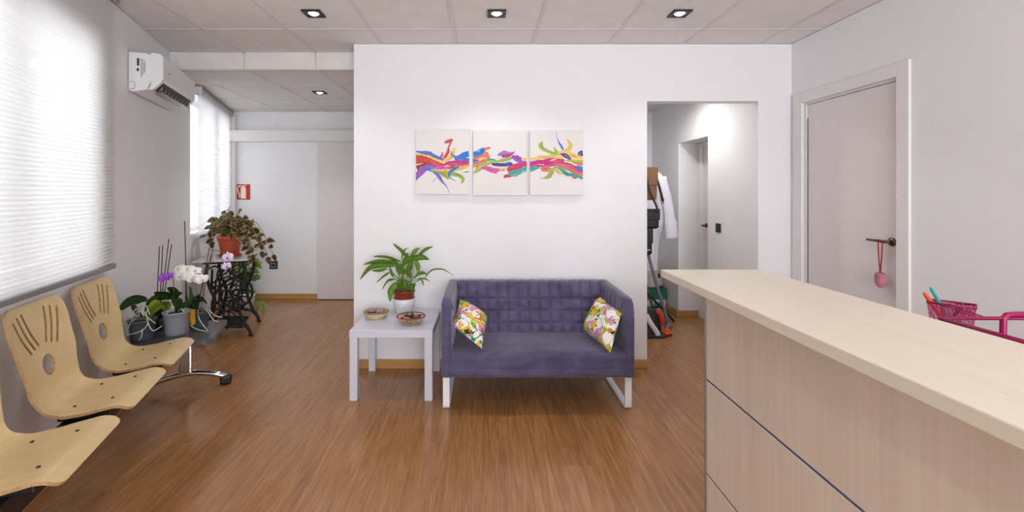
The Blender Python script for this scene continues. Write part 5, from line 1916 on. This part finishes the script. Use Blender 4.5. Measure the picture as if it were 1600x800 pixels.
MB().tube(spline([(-0.08, -0.08, 0.24), (-0.02, -0.09, 0.33), (0.06, -0.08, 0.32), (0.09, -0.08, 0.2)], 6), 0.009, 8).build('handle', 'cream_bag', cb)
MB().rbox((-0.09, -0.122, 0.08), (-0.05, -0.105, 0.15), 0.006).rbox((0.08, -0.115, 0.12), (0.11, -0.09, 0.17), 0.006).build('dark_motif', 'black_leather', cb)

# folded trolley frame
tf = thing('folding_trolley', 'folded grey tube trolley frame with black braces on the corridor floor', 'trolley', (1.78, 4.62, 0))
g0 = Vector((1.78, 4.62, 0))
for k, dy in enumerate((0.0, 0.30)):
    P = spline([PX(1008, 385, 4.66) - g0, PX(1013, 398, 4.65) - g0, PX(1026, 445, 4.62) - g0, PX(1039, 487, 4.59) - g0, PX(1041.5, 500, 4.58) - g0, PX(1042, 513, 4.58) - g0], 5)
    P = [p + Vector((-0.02 * k, dy, 0)) for p in P]
    MB().tube(P, 0.016, 10).build('side_tube', 'grey_tube', tf)
    e = P[-1]
    MB().lathe([(0.0005, -0.015), (0.03, -0.015), (0.034, -0.008), (0.034, 0.008), (0.03, 0.015), (0.0005, 0.015)], sides=18).build('wheel', 'grey_plastic', tf, Vector((e.x + 0.012, e.y, 0.035))).rotation_euler = (R(90), 0, R(15))
MB().tube([PX(1006, 452, 4.72) - g0, PX(1053, 502, 4.86) - g0], 0.011, 8).build('brace', 'black_metal', tf)
MB().tube([PX(1006, 481, 4.72) - g0, PX(1031, 480, 4.76) - g0], 0.011, 8).build('brace', 'black_metal', tf)

# backpack and ball on the floor
bpk = thing('backpack', 'black backpack with red panel and white strap on the corridor floor', 'bag', (1.60, 4.42, 0))
rows = []
for i in range(13):
    f = i / 12
    w = 0.11 * (1 - 0.55 * max(0, f - 0.45) ** 1.3) * (1 if f > 0.08 else 0.86)
    if f > 0.93: w *= 0.7
    rows.append([Vector((w * math.copysign(abs(math.cos(a * math.pi / 14)) ** 0.7, math.cos(a * math.pi / 14)), 0.085 * (1 - 0.4 * f) * math.copysign(abs(math.sin(a * math.pi / 14)) ** 0.7, math.sin(a * math.pi / 14)), 0.26 * f + 0.001)) for a in range(28)])
mb = MB().sheet(rows, closed_u=True)
mb.add(rows[-1], [tuple(range(28))], 0, True).add(rows[0], [tuple(reversed(range(28)))], 0, True)
mb.build('bag_body', 'black_leather', bpk)
MB().tube(spline([(0.05, -0.04, 0.245), (0.085, -0.05, 0.22), (0.10, -0.055, 0.17), (0.105, -0.05, 0.12)], 5), 0.022, 10, flat=0.5).build('red_panel', 'red_cloth', bpk)
MB().tube(spline([(-0.06, -0.085, 0.22), (-0.02, -0.1, 0.14), (0.03, -0.1, 0.07), (0.05, -0.095, 0.03)], 5), 0.024, 10, flat=0.5).build('strap', 'white_cloth', bpk)
MB().rbox((-0.13, -0.10, 0.0), (0.12, 0.09, 0.035), 0.014, 3).build('base_pad', 'print_dark', bpk)
tg = thing('toy_car', 'small orange toy beside the trolley wheel on the corridor floor', 'toy', (1.762, 4.40, 0), 0.4)
MB().rbox((-0.04, -0.028, 0.012), (0.04, 0.028, 0.048), 0.014, 3).rbox((-0.02, -0.024, 0.044), (0.028, 0.024, 0.068), 0.010, 3).build('toy_body', 'orange', tg)
for x in (-0.024, 0.024):
    for y in (-0.029, 0.029):
        MB().lathe([(0.0005, -0.004), (0.013, -0.004), (0.013, 0.004), (0.0005, 0.004)], sides=14).build('wheel', 'black_plastic', tg, (x, y, 0.013)).rotation_euler = (R(90), 0, 0)
